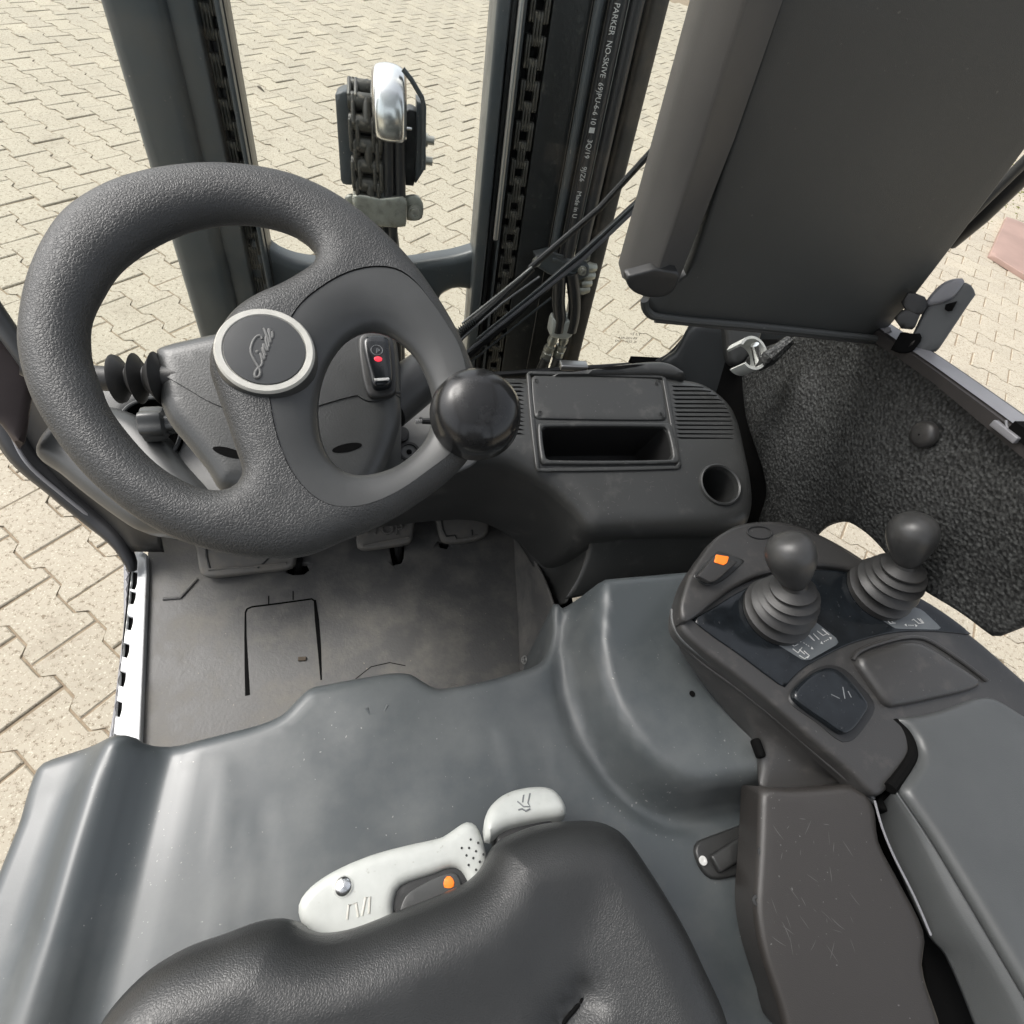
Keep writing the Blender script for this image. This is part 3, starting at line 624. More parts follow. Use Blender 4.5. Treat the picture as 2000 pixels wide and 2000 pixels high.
# ------------------------------------------------------------------ floor, sill, pedals
FZ = .55; ff = Fr((0, 0, FZ))
slots = [[(540, 1065), (578, 1062), (586, 1078), (576, 1083), (541, 1085)], [(733, 1027), (763, 1025), (761, 1062), (741, 1066)], [(826, 1020), (850, 1020), (849, 1034), (832, 1037)]]
uo = tr(ff, [(284, 940), (600, 900), (1010, 905), (985, 1000), (982, 1090), (995, 1270), (1010, 1320), (820, 1360), (560, 1400), (250, 1480), (262, 1390), (276, 1090)], corner=range(12))
fl = slab('floor_mat', ff, uo, 'mat_floor', T, thick=.012, r=.002, d=.016, holes=[tr(ff, s, corner=range(len(s))) for s in slots])
mb = MB(); mb.box((-.03, .42, FZ-.05), (.74, .65, .004)); mb.build('chassis_floor', 'black', T, 0)
def groove(pts, r, m='black', parent=fl, z=FZ, name='cut_line'):
    P = [Z(x, y, z + .0004) for x, y in pts]; V = []; n = len(P); rs = r if hasattr(r, '__len__') else [r]*n
    for i, p in enumerate(P):
        t = norm(P[min(i+1, n-1)] - P[max(0, i-1)]); s_ = np.cross(t, UP)*rs[i]; V += [p - s_, p + s_]
    return mesh_obj(name, V, [(2*i, 2*i+1, 2*i+3, 2*i+2) for i in range(n-1)], m, parent, 0)
groove([(467, 1312), (465, 1260), (463, 1200), (463, 1156)], [.0035, .0028, .0018, .0012])
groove([(463, 1156), (466, 1149), (475, 1145), (530, 1138), (588, 1130), (594, 1134)], .0016)
groove([(594, 1132), (598, 1170), (602, 1215), (607, 1288)][:3] + [(606, 1283)], [.002, .0035, .003, .0012])
groove([(507, 1124), (507, 1140)], .0009); groove([(553, 1115), (553, 1132)], .0009)
groove([(655, 1306), (672, 1280), (700, 1258), (735, 1250), (765, 1256)], .0007)
mb = MB(); mb.tube([Z(x, y, FZ+.001) for x, y in [(308, 1130), (340, 1128), (358, 1108), (372, 1092)]], .003, 8); mb.build('mat_rib', 'mat_floor', fl)
mb = MB(); mb.lathe(Z(695, 1297, FZ), UP, [(.011, 0), (.011, .0015), (.009, .002), (.009, .001), (0, .001)], 20); mb.lathe(Z(855, 1305, FZ), UP, [(.014, 0), (.014, .0015), (.011, .002), (.011, .001), (0, .001)], 20); mb.build('mat_stud', 'mat_floor', fl)
mb = MB(); mb.box(Z(570, 1243, FZ+.002), (.012, .006, .003)); mb.build('grit', 'debris', fl, 0)
# upstand beside the mat on the right and at the front
rows = [[Z(970, 1005, FZ), Z(973, 1070, FZ), Z(976, 1124, FZ), Z(979, 1190, FZ), Z(983, 1275, FZ)], [Z(977, 1010, FZ+.012), Z(981, 1070, FZ+.012), Z(984, 1124, FZ+.012), Z(987, 1190, FZ+.012), Z(991, 1275, FZ+.012)], [Z(985, 1022, FZ+.04), Z(998, 1070, FZ+.045), Z(1006, 1124, FZ+.045), Z(1008, 1190, FZ+.04), Z(1010, 1275, FZ+.04)], [Z(990, 1030, FZ+.07), Z(1022, 1080, FZ+.09), Z(1042, 1130, FZ+.11), Z(1056, 1190, FZ+.12), Z(1060, 1275, FZ+.12)]]
patch('floor_upstand', rows, 'mat_floor', T, 24, 18, .003)
for q in ((1017, 1198), (990, 1245)):
    mb = MB(); bolt(mb, Z(*q, FZ+.035), (-.9, 0, .4), .005, .004); mb.build('screw', 'steel', T)
patch('footwell_wall', [[(-.44, .60, FZ), (-.1, .62, FZ), (.3, .62, FZ)], [(-.44, .66, FZ+.12), (-.1, .68, FZ+.14), (.3, .68, FZ+.14)], [(-.44, .74, .8), (-.1, .76, .8), (.3, .76, .8)]], 'dark', T, 12, 8, .003)
# sill with slots
sf = Fr((0, 0, FZ+.012))
hol = [[(x, y), (x+11, y-1), (x+9, y+h_), (x-4, y+h_+3), (x-4, y+h_-1), (x-1, y+h_-2)] for x, y, h_ in ((248, 1076, 35), (245, 1114, 25), (240, 1161, 27), (233, 1212, 28), (226, 1265, 30), (219, 1321, 31), (214, 1383, 20))]
sl = slab('door_sill', sf, tr(sf, [(254, 1040), (276, 1040), (277, 1080), (262, 1440), (208, 1440), (222, 1300), (240, 1150), (247, 1080)], corner=range(8)), 'alu', T, thick=.03, r=.002, d=.012, holes=[tr(sf, h_, corner=range(6)) for h_ in hol])
f = Fr((0, 0, FZ+.005)); slab('sill_slot_shade', f, tr(f, [(246, 1066), (264, 1066), (256, 1200), (240, 1430), (216, 1430), (232, 1200)], 3, corner=range(6)), 'black', sl, thick=.004, r=0, d=.02)  # black plate put under the slots to give them their shade
sf2 = Fr((0, 0, FZ+.0)); slab('step_edge', sf2, tr(sf2, [(232, 1040), (247, 1040), (240, 1180), (222, 1330), (206, 1440), (196, 1440), (214, 1330), (232, 1180)], corner=range(8)), 'framelight', T, thick=.05, r=.003, d=.02)
# dark bodywork and black bar sweeping down at the left
bars = [Z(-40, 640, .82), Z(0, 740, .76), Z(45, 850, .70), Z(110, 915, .66), Z(180, 978, .62), Z(225, 1022, .6), Z(246, 1060, .58), Z(250, 1078, .57)]
mb = MB(); mb.tube(hermite(bars, False, 6), np.r_[np.linspace(.03, .02, 20), np.linspace(.02, .006, 23)], 14); mb.build('bodywork_bar', 'wiper', T)
rows = [[Z(-30, 790, .7), Z(20, 870, .66), Z(90, 930, .62), Z(170, 992, .58), Z(232, 1040, .56)], [Z(0, 740, .76), Z(60, 820, .73), Z(140, 900, .7), Z(220, 965, .66), Z(262, 1040, .6)], [Z(60, 700, .84), Z(120, 800, .78), Z(200, 880, .74), Z(280, 960, .7), Z(310, 1040, .58)]]
patch('bodywork_panel', rows, 'gasket', T, 24, 10, .004)
bars2 = [Z(0, 745, .78), Z(15, 800, .75), Z(50, 872, .71), Z(120, 935, .665), Z(190, 990, .62)]
mb = MB(); mb.tube(hermite(bars2, False, 6), .003, 8); mb.build('edge_trim', 'framelight', T)
# pedals
def pedal(name, pts, z, tilt, holes=None, label=None):
    f = Fr(Z(*pts[0], z), norm((0, -tilt, 1))); return f, slab(name, f, tr(f, pts, corner=()), 'pedal', T, thick=.014, r=.005, d=.008, label=label)
f1, p1 = pedal('pedal', [(362, 985), (370, 1040), (376, 1078), (386, 1087), (420, 1086), (480, 1079), (548, 1070), (556, 1058), (555, 990)], FZ+.05, .3)
f2, p2 = pedal('pedal', [(674, 985), (672, 1026), (676, 1033), (690, 1036), (770, 1024), (778, 1016), (778, 950), (700, 950)], FZ+.05, .3, label='brake pedal marked STOP')
f3, p3 = pedal('pedal', [(818, 950), (824, 985), (832, 1016), (840, 1022), (870, 1022), (905, 1016), (921, 1004), (921, 975), (905, 950), (860, 940)], FZ+.05, .3)
def pgroove(f, p, pts, r=.0016, m='dark', h=.0005):
    P = [f.to3(f.px(*q), h) for q in pts]; mb = MB(); mb.tube(P, r, 6); return mb.build('tread_line', m, p)
pgroove(f1, p1, [(389, 1018), (390, 1050), (397, 1077)]); pgroove(f1, p1, [(486, 1072), (500, 1060), (514, 1046)]); pgroove(f1, p1, [(393, 1075), (440, 1070), (460, 1071), (540, 1062)], .0025, 'pedal')
pgroove(f2, p2, [(685, 1030), (720, 1022), (772, 1013)], .0025, 'pedal')
pgroove(f3, p3, [(831, 970), (836, 1000), (842, 1012), (858, 1010), (863, 1018)]); pgroove(f3, p3, [(890, 1000), (892, 1014)]); pgroove(f3, p3, [(893, 965), (903, 975), (911, 984)]); pgroove(f3, p3, [(862, 1018), (880, 1015), (900, 1010)], .002, 'pedal')
text('stop_lettering', 'STOP', .031, (f2.to3(f2.px(683, 998)), norm(f2.u + f2.v*-.06), f2.v, f2.n), 'pedal', p2, .004, sx=1.0)
for f, p, q in ((f1, p1, [(560, 1050), (562, 1080)]), (f2, p2, [(750, 1020), (753, 1060)]), (f3, p3, [(842, 1010), (842, 1034)])):
    mb = MB(); mb.tube([f.to3(f.px(*q[0]), -.02), Z(*q[1], FZ-.03)], .007, 10); mb.build('pedal_arm', 'gasket', p)
# ------------------------------------------------------------------ dashboard
DN = norm((0, -.3, 1)); DO = np.array([.2, .46, .9]); df = Fr(DO, DN)
dash = [(560, 700), (800, 690), (990, 700), (1090, 697), (1150, 690), (1205, 685), (1256, 684), (1282, 700), (1325, 709), (1360, 727), (1391, 757), (1407, 792), (1419, 843), (1431, 900), (1434, 950), (1422, 985), (1380, 1000), (1290, 1002), (1200, 1003), (1135, 1002), (1112, 990), (1090, 962), (1053, 926), (1010, 897), (959, 873), (900, 866), (800, 870), (700, 880), (560, 880)]
box_h = tr(df, [(1022, 813), (1028, 808), (1250, 808), (1256, 812), (1267, 862), (1262, 869), (1034, 870), (1028, 864)], 5)
cup_c = df.px(1358, 915)
cup_r = .0285
th = np.linspace(0, 2*math.pi, 40, endpoint=False); cup = np.column_stack([cup_c[0] + cup_r*np.cos(th), cup_c[1] + cup_r*np.sin(th)])
tray = [(1013, 805), (1019, 800), (1259, 800), (1265, 804), (1280, 870), (1275, 876), (1025, 878), (1019, 872)]
slotsR = []
for k in range(13):                              # right grille: slats run across, ends step in along the curved edge
    y = 729 + k*8.1; xl = 1266 + k*.9; xr = [1333, 1346, 1357, 1365, 1371, 1375, 1379, 1382, 1384, 1386, 1387, 1387, 1386][k]
    slotsR.append([(xl, y-1.6), (xr, y-1.2+k*.1), (xr, y+1.8), (xl, y+1.8)])
slotsL = [[(958, y-1.6), (989, y-1.6), (990, y+1.9), (959, y+1.9)] for y in [722+k*8.0 for k in range(13)]]
def bulge(u, v, dd):
    return 0.0
dsh = slab('dashboard', df, tr(df, dash, 4, corner=(0, 27, 28)), 'dash', T, thick=.26, r=.03, d=.009, holes=[box_h, cup] + [tr(df, s, 1, corner=range(4)) for s in slotsR + slotsL], fine=True, hl=[tr(df, dash, 4, corner=(0, 27, 28))])
def well(name, fr, loop, depth, m, parent, taper=1.0, seg=4):
    """open box lining a hole: walls and floor"""
    n = len(loop); c = loop.mean(0); V = []; Fc = []
    for k in range(seg+1):
        t = k/seg; s = 1 + (taper-1)*t; V += [fr.to3(c + (p-c)*s, -.001 - depth*t) for p in loop]
    for k in range(seg): Fc += [(k*n+i, k*n+(i+1) % n, (k+1)*n+(i+1) % n, (k+1)*n+i) for i in range(n)]
    Fc.append(tuple(range(seg*n, (seg+1)*n))); return mesh_obj(name, V, Fc, m, parent, 40)
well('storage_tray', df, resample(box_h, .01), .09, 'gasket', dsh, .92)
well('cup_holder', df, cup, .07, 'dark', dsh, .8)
mb = MB(); mb.lathe(df.to3(cup_c), DN, [(.034, -.002), (.0325, .004), (.0305, .005), (.0285, .003), (.0275, -.006)], 48, None, False); mb.build('cup_rim', 'dash', dsh)
gb = MB()
for s in slotsR + slotsL:
    c4 = [df.px(*q) for q in s]; V = [df.to3(q, -.012) for q in c4]; gb.add(V, [(0, 1, 2, 3)])
gb.build('vent_duct', 'black', dsh, 0)['kind'] = 'stuff'
# raised panel frame, lid and tray frame
def rim(name, fr, outer, inner, m, parent, h=.003, r=.0015, d=.006):
    f = Fr(fr.to3((0, 0), h), fr.n, fr.u); return slab(name, f, outer, m, parent, thick=h+.001, r=r, d=d, holes=[inner])
rim('panel_frame', df, tr(df, [(993, 707), (999, 702), (1249, 709), (1255, 714), (1284, 880), (1279, 886), (1016, 891), (1010, 886)], 4), tr(df, [(1000, 708), (1248, 715), (1277, 880), (1017, 885)], 4, corner=range(4)), 'dash', dsh, .0035)
lf2 = Fr(df.to3((0, 0), .003), df.n, df.u)
lid = slab('storage_lid', lf2, tr(lf2, [(1003, 712), (1008, 708), (1242, 714), (1247, 718), (1258, 788), (1254, 792), (1014, 789), (1009, 785)], 4), 'dash', dsh, thick=.004, r=.0018, d=.007)
for q in ((1012, 719), (1239, 724), (1247, 782), (1019, 779)):
    mb = MB(); mb.lathe(lf2.to3(lf2.px(*q), 0), DN, [(.004, 0), (.004, .0004), (.0032, .0006), (.0028, 0)], 16); mb.build('lid_button', 'dash', lid)
rim('tray_frame', Fr(df.to3((0, 0), .0), df.n, df.u), tr(df, tray, 4), box_h, 'dash', dsh, .0055, .003, .005)
# raised demister ridge behind the panel
rf = Fr(df.to3(df.px(1170, 692), .010), norm((0, -.2, 1))); rd = slab('demister_ridge', rf, tr(rf, [(1040, 702), (1100, 694), (1200, 680), (1258, 679), (1290, 695), (1300, 706), (1240, 702), (1120, 702)]), 'dash', dsh, thick=.02, r=.01, d=.006)
mb = MB(); P = [rf.to3(rf.px(*q), .0008) for q in ((1123, 697), (1150, 692), (1200, 688), (1218, 688), (1200, 692), (1150, 697))]; mb.add(P, [tuple(range(6))]); mb.build('demister_slot', 'black', rd, 0)
mb = MB(); mb.box(Yp(1082, 690, .80), (.055, .02, .012), None, .003); mb.build('sensor_block', 'steel', T)
# front face of the dash flowing down to the seat base and the footwell
def zz(pts): return [Z(x, y, z) for x, y, z in pts]
patch('console_side', [zz([(740, 880, .80), (830, 868, .83), (901, 869, .862), (957, 877, .868), (1004, 895, .87), (1051, 926, .865), (1087, 954, .855), (1112, 980, .84), (1114, 1020, .80), (1098, 1078, .76), (1078, 1120, .73), (1067, 1138, .72)]),
  zz([(740, 915, .73), (835, 910, .745), (895, 915, .755), (945, 930, .75), (985, 950, .745), (1022, 975, .74), (1045, 1000, .735), (1060, 1025, .72), (1068, 1055, .70), (1066, 1090, .69), (1062, 1120, .685), (1060, 1140, .68)]),
  zz([(740, 950, .66), (825, 957, .66), (879, 967, .65), (922, 983, .64), (952, 997, .63), (972, 1014, .62), (986, 1034, .62), (1002, 1060, .62), (1020, 1085, .62), (1034, 1105, .62), (1044, 1128, .62), (1052, 1145, .62)])], 'dash', T, 54, 18, .003)
patch('console_front', [zz([(1108, 990, .845), (1150, 1003, .85), (1250, 1003, .85), (1340, 1000, .85), (1430, 985, .85)]), zz([(1112, 1025, .815), (1160, 1030, .82), (1260, 1030, .82), (1340, 1030, .82), (1440, 1020, .82)]),
  zz([(1092, 1086, .77), (1170, 1086, .77), (1260, 1082, .77), (1350, 1078, .77), (1450, 1070, .77)]), zz([(1066, 1130, .74), (1170, 1110, .74), (1260, 1105, .74), (1350, 1100, .74), (1450, 1100, .74)])], 'dash', T, 40, 16, .003)
# left instrument shelf and footwell cover
lfz = Fr(Z(420, 860, .80), norm((0, -.25, 1)))
lc = tr(lfz, [(225, 800), (245, 766), (300, 752), (338, 785), (338, 832), (312, 868), (270, 868), (240, 846)], 6)
sh_ = slab('instrument_shelf', lfz, tr(lfz, [(150, 735), (230, 715), (400, 700), (640, 690), (900, 695), (912, 750), (900, 872), (840, 905), (700, 930), (420, 945), (300, 905), (210, 850), (160, 790)], 6), 'shelf', T, thick=.1, r=.015, d=.014, holes=[lc])
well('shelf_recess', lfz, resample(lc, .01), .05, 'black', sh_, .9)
mb = MB(); mb.tube([lfz.to3(p, .001) for p in np.vstack([lc, lc[:1]])], .0028, 8, False); mb.build('recess_rim', 'insert', sh_)
# knurled adjuster knob
kc = Z(290, 802, .84); mb = MB(); mb.lathe(kc - np.array([.017, 0, 0]), (1, .1, 0), [(0, 0), (.016, .001), (.0215, .004), (.0225, .008), (.0225, .026), (.021, .031), (.014, .034), (.013, .05)], 60, (6, .085)); mb.build('adjuster_knob', 'column', T)
# ignition key with tag, round key lock
kf = Fr(df.to3(df.px(795, 800), .003), DN); kpn = slab('key_panel', kf, tr(kf, [(700, 740), (800, 715), (880, 690), (905, 740), (905, 860), (860, 890), (760, 915), (720, 930)], 4, corner=(0, 7)), 'shelf', T, thick=.006, r=.003, d=.01)
key = empty('ignition_key', kf.to3((0, 0)), T)
mb = MB(); a = kf.to3(kf.px(783, 809), .02); b = kf.to3(kf.px(797, 808), .02); mb.tube([a, b], .003, 8); mb.build('key_blade', 'chrome', key)
mb = MB(); mb.tube([kf.to3(kf.px(*q), .02) for q in ((792, 802), (797, 808), (812, 808), (828, 809))], [.002, .004, .0045, .004], 10); mb.build('key_grip', 'gasket', key)
mb = MB(); mb.tube(hermite([kf.to3(kf.px(*q), .018) for q in ((821, 795), (826, 805), (824, 815), (820, 828), (817, 822), (820, 812))], False, 4), .0014, 6); mb.build('key_ring', 'chrome', key)
mb = MB(); c = kf.to3(kf.px(756, 822), .0); mb.lathe(c, kf.n, [(.011, -.004), (.011, .006), (.009, .008)], 24); mb.build('lock_body', 'gasket', key)
lk = kf.to3(kf.px(772, 853), .0); mb = MB(); mb.lathe(lk, kf.n, [(.0135, 0), (.0135, .003), (.0105, .003), (.0105, 0)], 36, None, False); o = mb.build('lock_ring', 'gasket', T)
mb = MB(); mb.lathe(lk, kf.n, [(.0035, 0), (.0035, .0015), (0, .0015)], 16); mb.build('lock_slot', 'black', o)
mb = MB(); mb.tube([kf.to3(kf.px(*q), 0) for q in ((746, 838), (750, 870), (754, 900))], .0009, 6); mb.build('panel_seam', 'black', kpn)
# rounded footwell cover at the left edge
cvf = Fr(Z(120, 880, .80), norm((-.15, -.35, 1)))
slab('footwell_cover', cvf, tr(cvf, [(46, 850), (56, 815), (90, 780), (160, 750), (260, 780), (330, 860), (400, 960), (330, 1000), (280, 999), (235, 990), (190, 962), (140, 925), (85, 880)]), 'insert', T, thick=.05, r=.03, d=.012, fine=True)
# ------------------------------------------------------------------ steering column
CN = norm((0, -.42, 1)); c0 = Z(520, 760, 1.06); ccf = Fr(c0, CN)
col_all = tr(ccf, [(279, 655), (286, 643), (330, 630), (420, 612), (600, 590), (700, 600), (742, 618), (752, 660), (757, 728), (758, 780), (750, 815), (738, 850), (722, 885), (700, 920), (640, 960), (520, 960), (450, 925), (405, 918), (380, 880), (340, 830), (304, 785), (288, 745), (281, 700)], 5)
big = [(200, 560), (900, 500), (900, 700)]
sw_l = [(757, 737), (746, 739), (738, 746), (728, 752), (700, 757), (684, 752), (676, 745), (610, 762), (520, 790), (410, 764), (345, 728), (283, 689)]
def clip_in(poly, keep):                        # keep the part of the outline on one side, closed along the seam
    return poly
iu = [k for k, p in enumerate(col_all)]
pe = ccf.px(758, 737); pw = ccf.px(282, 689)
ke = int(np.argmin(np.linalg.norm(col_all - pe, axis=1))); kw = int(np.argmin(np.linalg.norm(col_all - pw, axis=1)))
seam_c = hermite([col_all[ke]] + [ccf.px(*q) for q in sw_l[1:-1]] + [col_all[kw]], False, 4)
upp = np.vstack([col_all[kw:], col_all[:ke], seam_c[:-1]]) if kw > ke else None
low = np.vstack([col_all[ke:kw], seam_c[::-1][:-1]])
colu = slab('column_cover', ccf, upp, 'column', T, thick=.13, r=.02, d=.006, hl=[col_all], fine=True)
cc_ = low.mean(0); coll = slab('column_cover', Fr(ccf.to3((0, 0), -.0015), CN), cc_ + (low-cc_)*.992, 'column', T, thick=.15, r=.02, d=.006, hl=[col_all], fine=True)
ccl = Fr(ccf.to3((0, 0), -.0015), CN)
for q, s in (((432, 854), .9), ((655, 845), .9)):
    mb = MB(); c = ccl.to3(ccl.px(*q), .0004); V = [c + (ccl.u*math.cos(t)*.014 + ccl.v*(math.sin(t)*.0045 - (.004 if q[0] < 500 else -.003)*math.cos(t))) for t in np.linspace(0, 2*math.pi, 20, endpoint=False)]; mb.add(V, [tuple(range(20))]); mb.build('screw_recess', 'black', coll, 0)
# stalk with bellows
sa = ccf.to3(ccf.px(301, 702), -.012); sb = ccf.to3(ccf.px(205, 704), -.012); ax_ = norm(sb-sa); L = np.linalg.norm(sb-sa)
mb = MB(); mb.lathe(sa, ax_, [(.012, -.03), (.012, L*.0), (.0245, L*.14), (.012, L*.36), (.012, L*.38), (.0235, L*.55), (.0115, L*.72), (.0115, L*.73), (.0215, L*.9), (.0225, L*.97), (.013, L*1.06)], 40); st = mb.build('direction_stalk', 'rubber', T, 50)
mb = MB(); mb.tube([sa + ax_*L, ccf.to3(ccf.px(150, 700), -.012), ccf.to3(ccf.px(60, 690), -.005), ccf.to3(ccf.px(38, 690), 0)], [.0115, .0115, .012, .008], 18); mb.build('stalk_lever', 'rubber', st)
# rocker switch (parking brake)
swf = Fr(ccf.to3((0, 0), .006), CN); sw = slab('brake_switch', swf, tr(swf, [(676, 640), (684, 628), (712, 624), (738, 634), (745, 660), (747, 735), (735, 745), (700, 748), (690, 735), (680, 690)], 5), 'dark', T, thick=.008, r=.003, d=.004)
sg = Fr(ccf.to3(ccf.px(712, 685), .0145), norm((.03, -.36, 1))); rk = slab('rocker', sg, tr(sg, [(684, 645), (690, 633), (712, 630), (732, 636), (737, 665), (740, 715), (734, 724), (706, 726), (697, 700)], 5), 'gloss', sw, thick=.012, r=.004, d=.003, top=lambda u, v, d: .0)
text('parking_mark', 'P', .0075, (sg.to3(sg.px(709, 663), .0004), sg.u, sg.v, sg.n), 'greyprint', rk, .0002)
mb = MB(); mb.tube([sg.to3(sg.px(711, 661) + .0055*np.array([math.cos(t), math.sin(t)]), .0003) for t in np.linspace(0, 2*math.pi, 25)], .00045, 6, False); mb.build('parking_ring', 'greyprint', rk)
f = Fr(sg.to3((0, 0), .0008), sg.n); slab('indicator_light', f, tr(f, [(706, 674), (714, 672), (721, 675), (720, 680), (713, 682), (707, 679)], 4), 'red', rk, thick=.001, r=.0006, d=.0015)
f = Fr(sg.to3((0, 0), .0006), sg.n); slab('indicator_bar', f, tr(f, [(706, 714), (735, 712), (734, 717), (708, 719)], 2, corner=range(4)), 'white', rk, thick=.001, r=.0003, d=.002)
mb = MB(); mb.tube([ccf.to3(ccf.px(735, 738), -.002), ccf.to3(ccf.px(756, 738), -.004)], .0014, 6); mb.build('switch_tab', 'gasket', sw)
# dark stalk on the right of the column
mb = MB(); a = ccf.to3(ccf.px(728, 742), -.04); b = ccf.to3(ccf.px(845, 610), -.07); mb.tube([a, (a+b)/2, b], [.024, .028, .022], 24); mb.build('column_lever', 'dark', T)
# ------------------------------------------------------------------ steering wheel
WN = norm((.1, -.42, 1)); w0 = Z(499, 666, 1.17); wfz = Fr(w0, WN)
outer = [(37, 650), (40, 590), (55, 520), (82, 458), (120, 405), (170, 368), (230, 340), (310, 320), (400, 312), (485, 318), (560, 335), (630, 366), (690, 407), (745, 458), (790, 510), (825, 560), (855, 610), (880, 662), (900, 720), (908, 780), (890, 850), (850, 898), (790, 944), (720, 986), (650, 1016), (580, 1044), (520, 1049), (440, 1042), (360, 1022), (290, 992), (220, 945), (150, 880), (90, 800), (55, 730)]
holeL = [(170, 650), (172, 600), (195, 550), (225, 505), (270, 468), (320, 440), (380, 420), (450, 412), (505, 419), (550, 434), (582, 456), (596, 478), (590, 497), (565, 515), (530, 535), (485, 555), (445, 582), (419, 615), (401, 652), (396, 692), (409, 735), (428, 790), (446, 845), (457, 881), (452, 903), (435, 917), (408, 921), (370, 913), (320, 888), (280, 856), (240, 811), (208, 766), (188, 716), (175, 680)]
seam = [(505, 751), (500, 700), (540, 640), (565, 597), (600, 565), (650, 535), (700, 522), (745, 526), (780, 549), (810, 585), (840, 630), (860, 665), (873, 710), (880, 760), (874, 810), (850, 856), (800, 896), (750, 931), (700, 954), (655, 962), (615, 955), (580, 930), (550, 890), (530, 841), (519, 798), (513, 760)]
holeR = [(690, 622), (720, 623), (750, 638), (780, 666), (800, 701), (814, 741), (816, 781), (804, 821), (780, 851), (745, 876), (700, 890), (665, 890), (635, 875), (612, 841), (602, 796), (602, 751), (612, 706), (632, 666), (660, 636)]
outer, holeL, seam, holeR = [[(x, y+5) for x, y in L_] for L_ in (outer, holeL, seam, holeR)]
SW = empty('steering_wheel', w0, T)
SW.parent = T
def sub(o): return o
WO, WL, WS, WR = tr(wfz, outer, 5), tr(wfz, holeL, 5), tr(wfz, seam, 5), tr(wfz, holeR, 5)
slab('rim', wfz, WO, 'wheel', SW, thick=.0165, R=.0215, both=True, holes=[WL, WS], d=.0055, hl=[WO, WL], top=lambda u, v, d: 0)
inf = Fr(wfz.to3((0, 0), .0165), WN)
def incl(u, v, d): return 0
def shrink(l, k): c = l.mean(0); return c + (l-c)*k
slab('spoke_insert', wfz, shrink(WS, .994), 'insert', SW, thick=.0155, R=.034, both=True, holes=[WR], d=.0055, hl=[WR])
hc = inf.px(502, 666)
hub0 = inf.to3(hc, .0)
rad = np.linalg.norm(inf.px(595, 680) - inf.px(410, 655))/2
sub(MB().lathe(hub0, WN, [(rad*1.06, -.014), (rad*1.04, .002), (rad*1.0, .0045), (rad*.98, .0052), (rad*.86, .0052), (rad*.835, .004)], 72).build('hub_ring', 'ring', SW))
hb_ = sub(MB().lathe(hub0, WN, [(rad*1.07, -.02), (rad*1.07, -.001), (rad*1.03, .003), (rad*1.0, .003)], 72).build('hub_collar', 'insert', SW))
sub(MB().lathe(hub0, WN, [(rad*.832, .003), (rad*.82, .0052), (rad*.6, .0058), (rad*.3, .0061), (0, .0062)], 72).build('hub_disc', 'hub', SW))
# script lettering in relief on the hub (strokes of the word as drawn on the cap)
def z1(x, y): return (410 + x*220/1932)/K, (590 + y*220/1932)/K
hubF = Fr(inf.to3(hc, .0058), WN)
strokes = [[(895, 640), (890, 600), (860, 580), (810, 595), (760, 650), (720, 740), (705, 850), (740, 950), (790, 1040), (840, 1120), (865, 1190), (860, 1250), (825, 1290), (785, 1290), (775, 1250), (790, 1190), (830, 1140), (880, 1100), (905, 1050)]]
word = [(62, 5), (85, 40), (100, 100), (108, 40), (118, 4), (132, 10), (148, 60), (158, 100), (162, 50), (160, 2), (168, 60), (188, 100), (206, 92), (208, 45), (214, 5), (230, 4), (246, 40), (262, 88), (284, 98), (264, 102), (247, 70), (246, 28), (258, 2), (275, 12), (290, 80), (300, 190), (300, 90), (302, 12), (316, 2), (332, 35), (356, 66), (374, 88), (364, 106), (345, 92), (338, 48), (352, 8), (376, 6), (402, 38)]
strokes.append([(870 + (u*1.62+8+1.1*y)*.342 - y*.94, 1180 - (u*1.62+8+1.1*y)*.94 - y*.342) for u, y in word])
mb = MB()
for s in strokes:
    P = hermite([hubF.to3(hubF.px(*z1(*q)), 0) for q in s], False, 5); mb.tube(P, .00115, 8)
mb.lathe(hubF.to3(hubF.px(*z1(815, 855)), -.0006), WN, [(.0017, 0), (.0014, .001), (0, .0014)], 12)
sub(mb.build('hub_lettering', 'shelf', SW, 60))
# spinner knob on the rim
kx = wfz.to3(wfz.px(893, 790), .018); KR = .031
r_ = ray(900, 779); kc_ = CAM + r_*((kx + WN*.012 - CAM)@vf)/(r_@vf)
KN = norm(WN*.75 + norm(CAM - kc_)*.35)
sub(MB().lathe(kc_, KN, [(r*1.15, h*1.0) for r, h in ((.012, -.03), (.014, -.022), (.024, -.017), (.0295, -.012), (.0302, -.007), (.0295, -.004), (.0292, 0), (.0278, .0075), (.0245, .0135), (.019, .018), (.012, .0208), (.006, .0218), (0, .022))], 64).build('spinner_knob', 'knob', SW, 60))
sub(MB().lathe(kc_ - KN*.03, KN, [(.016, -.012), (.017, 0), (.012, .004)], 32).build('knob_post', 'insert', SW))
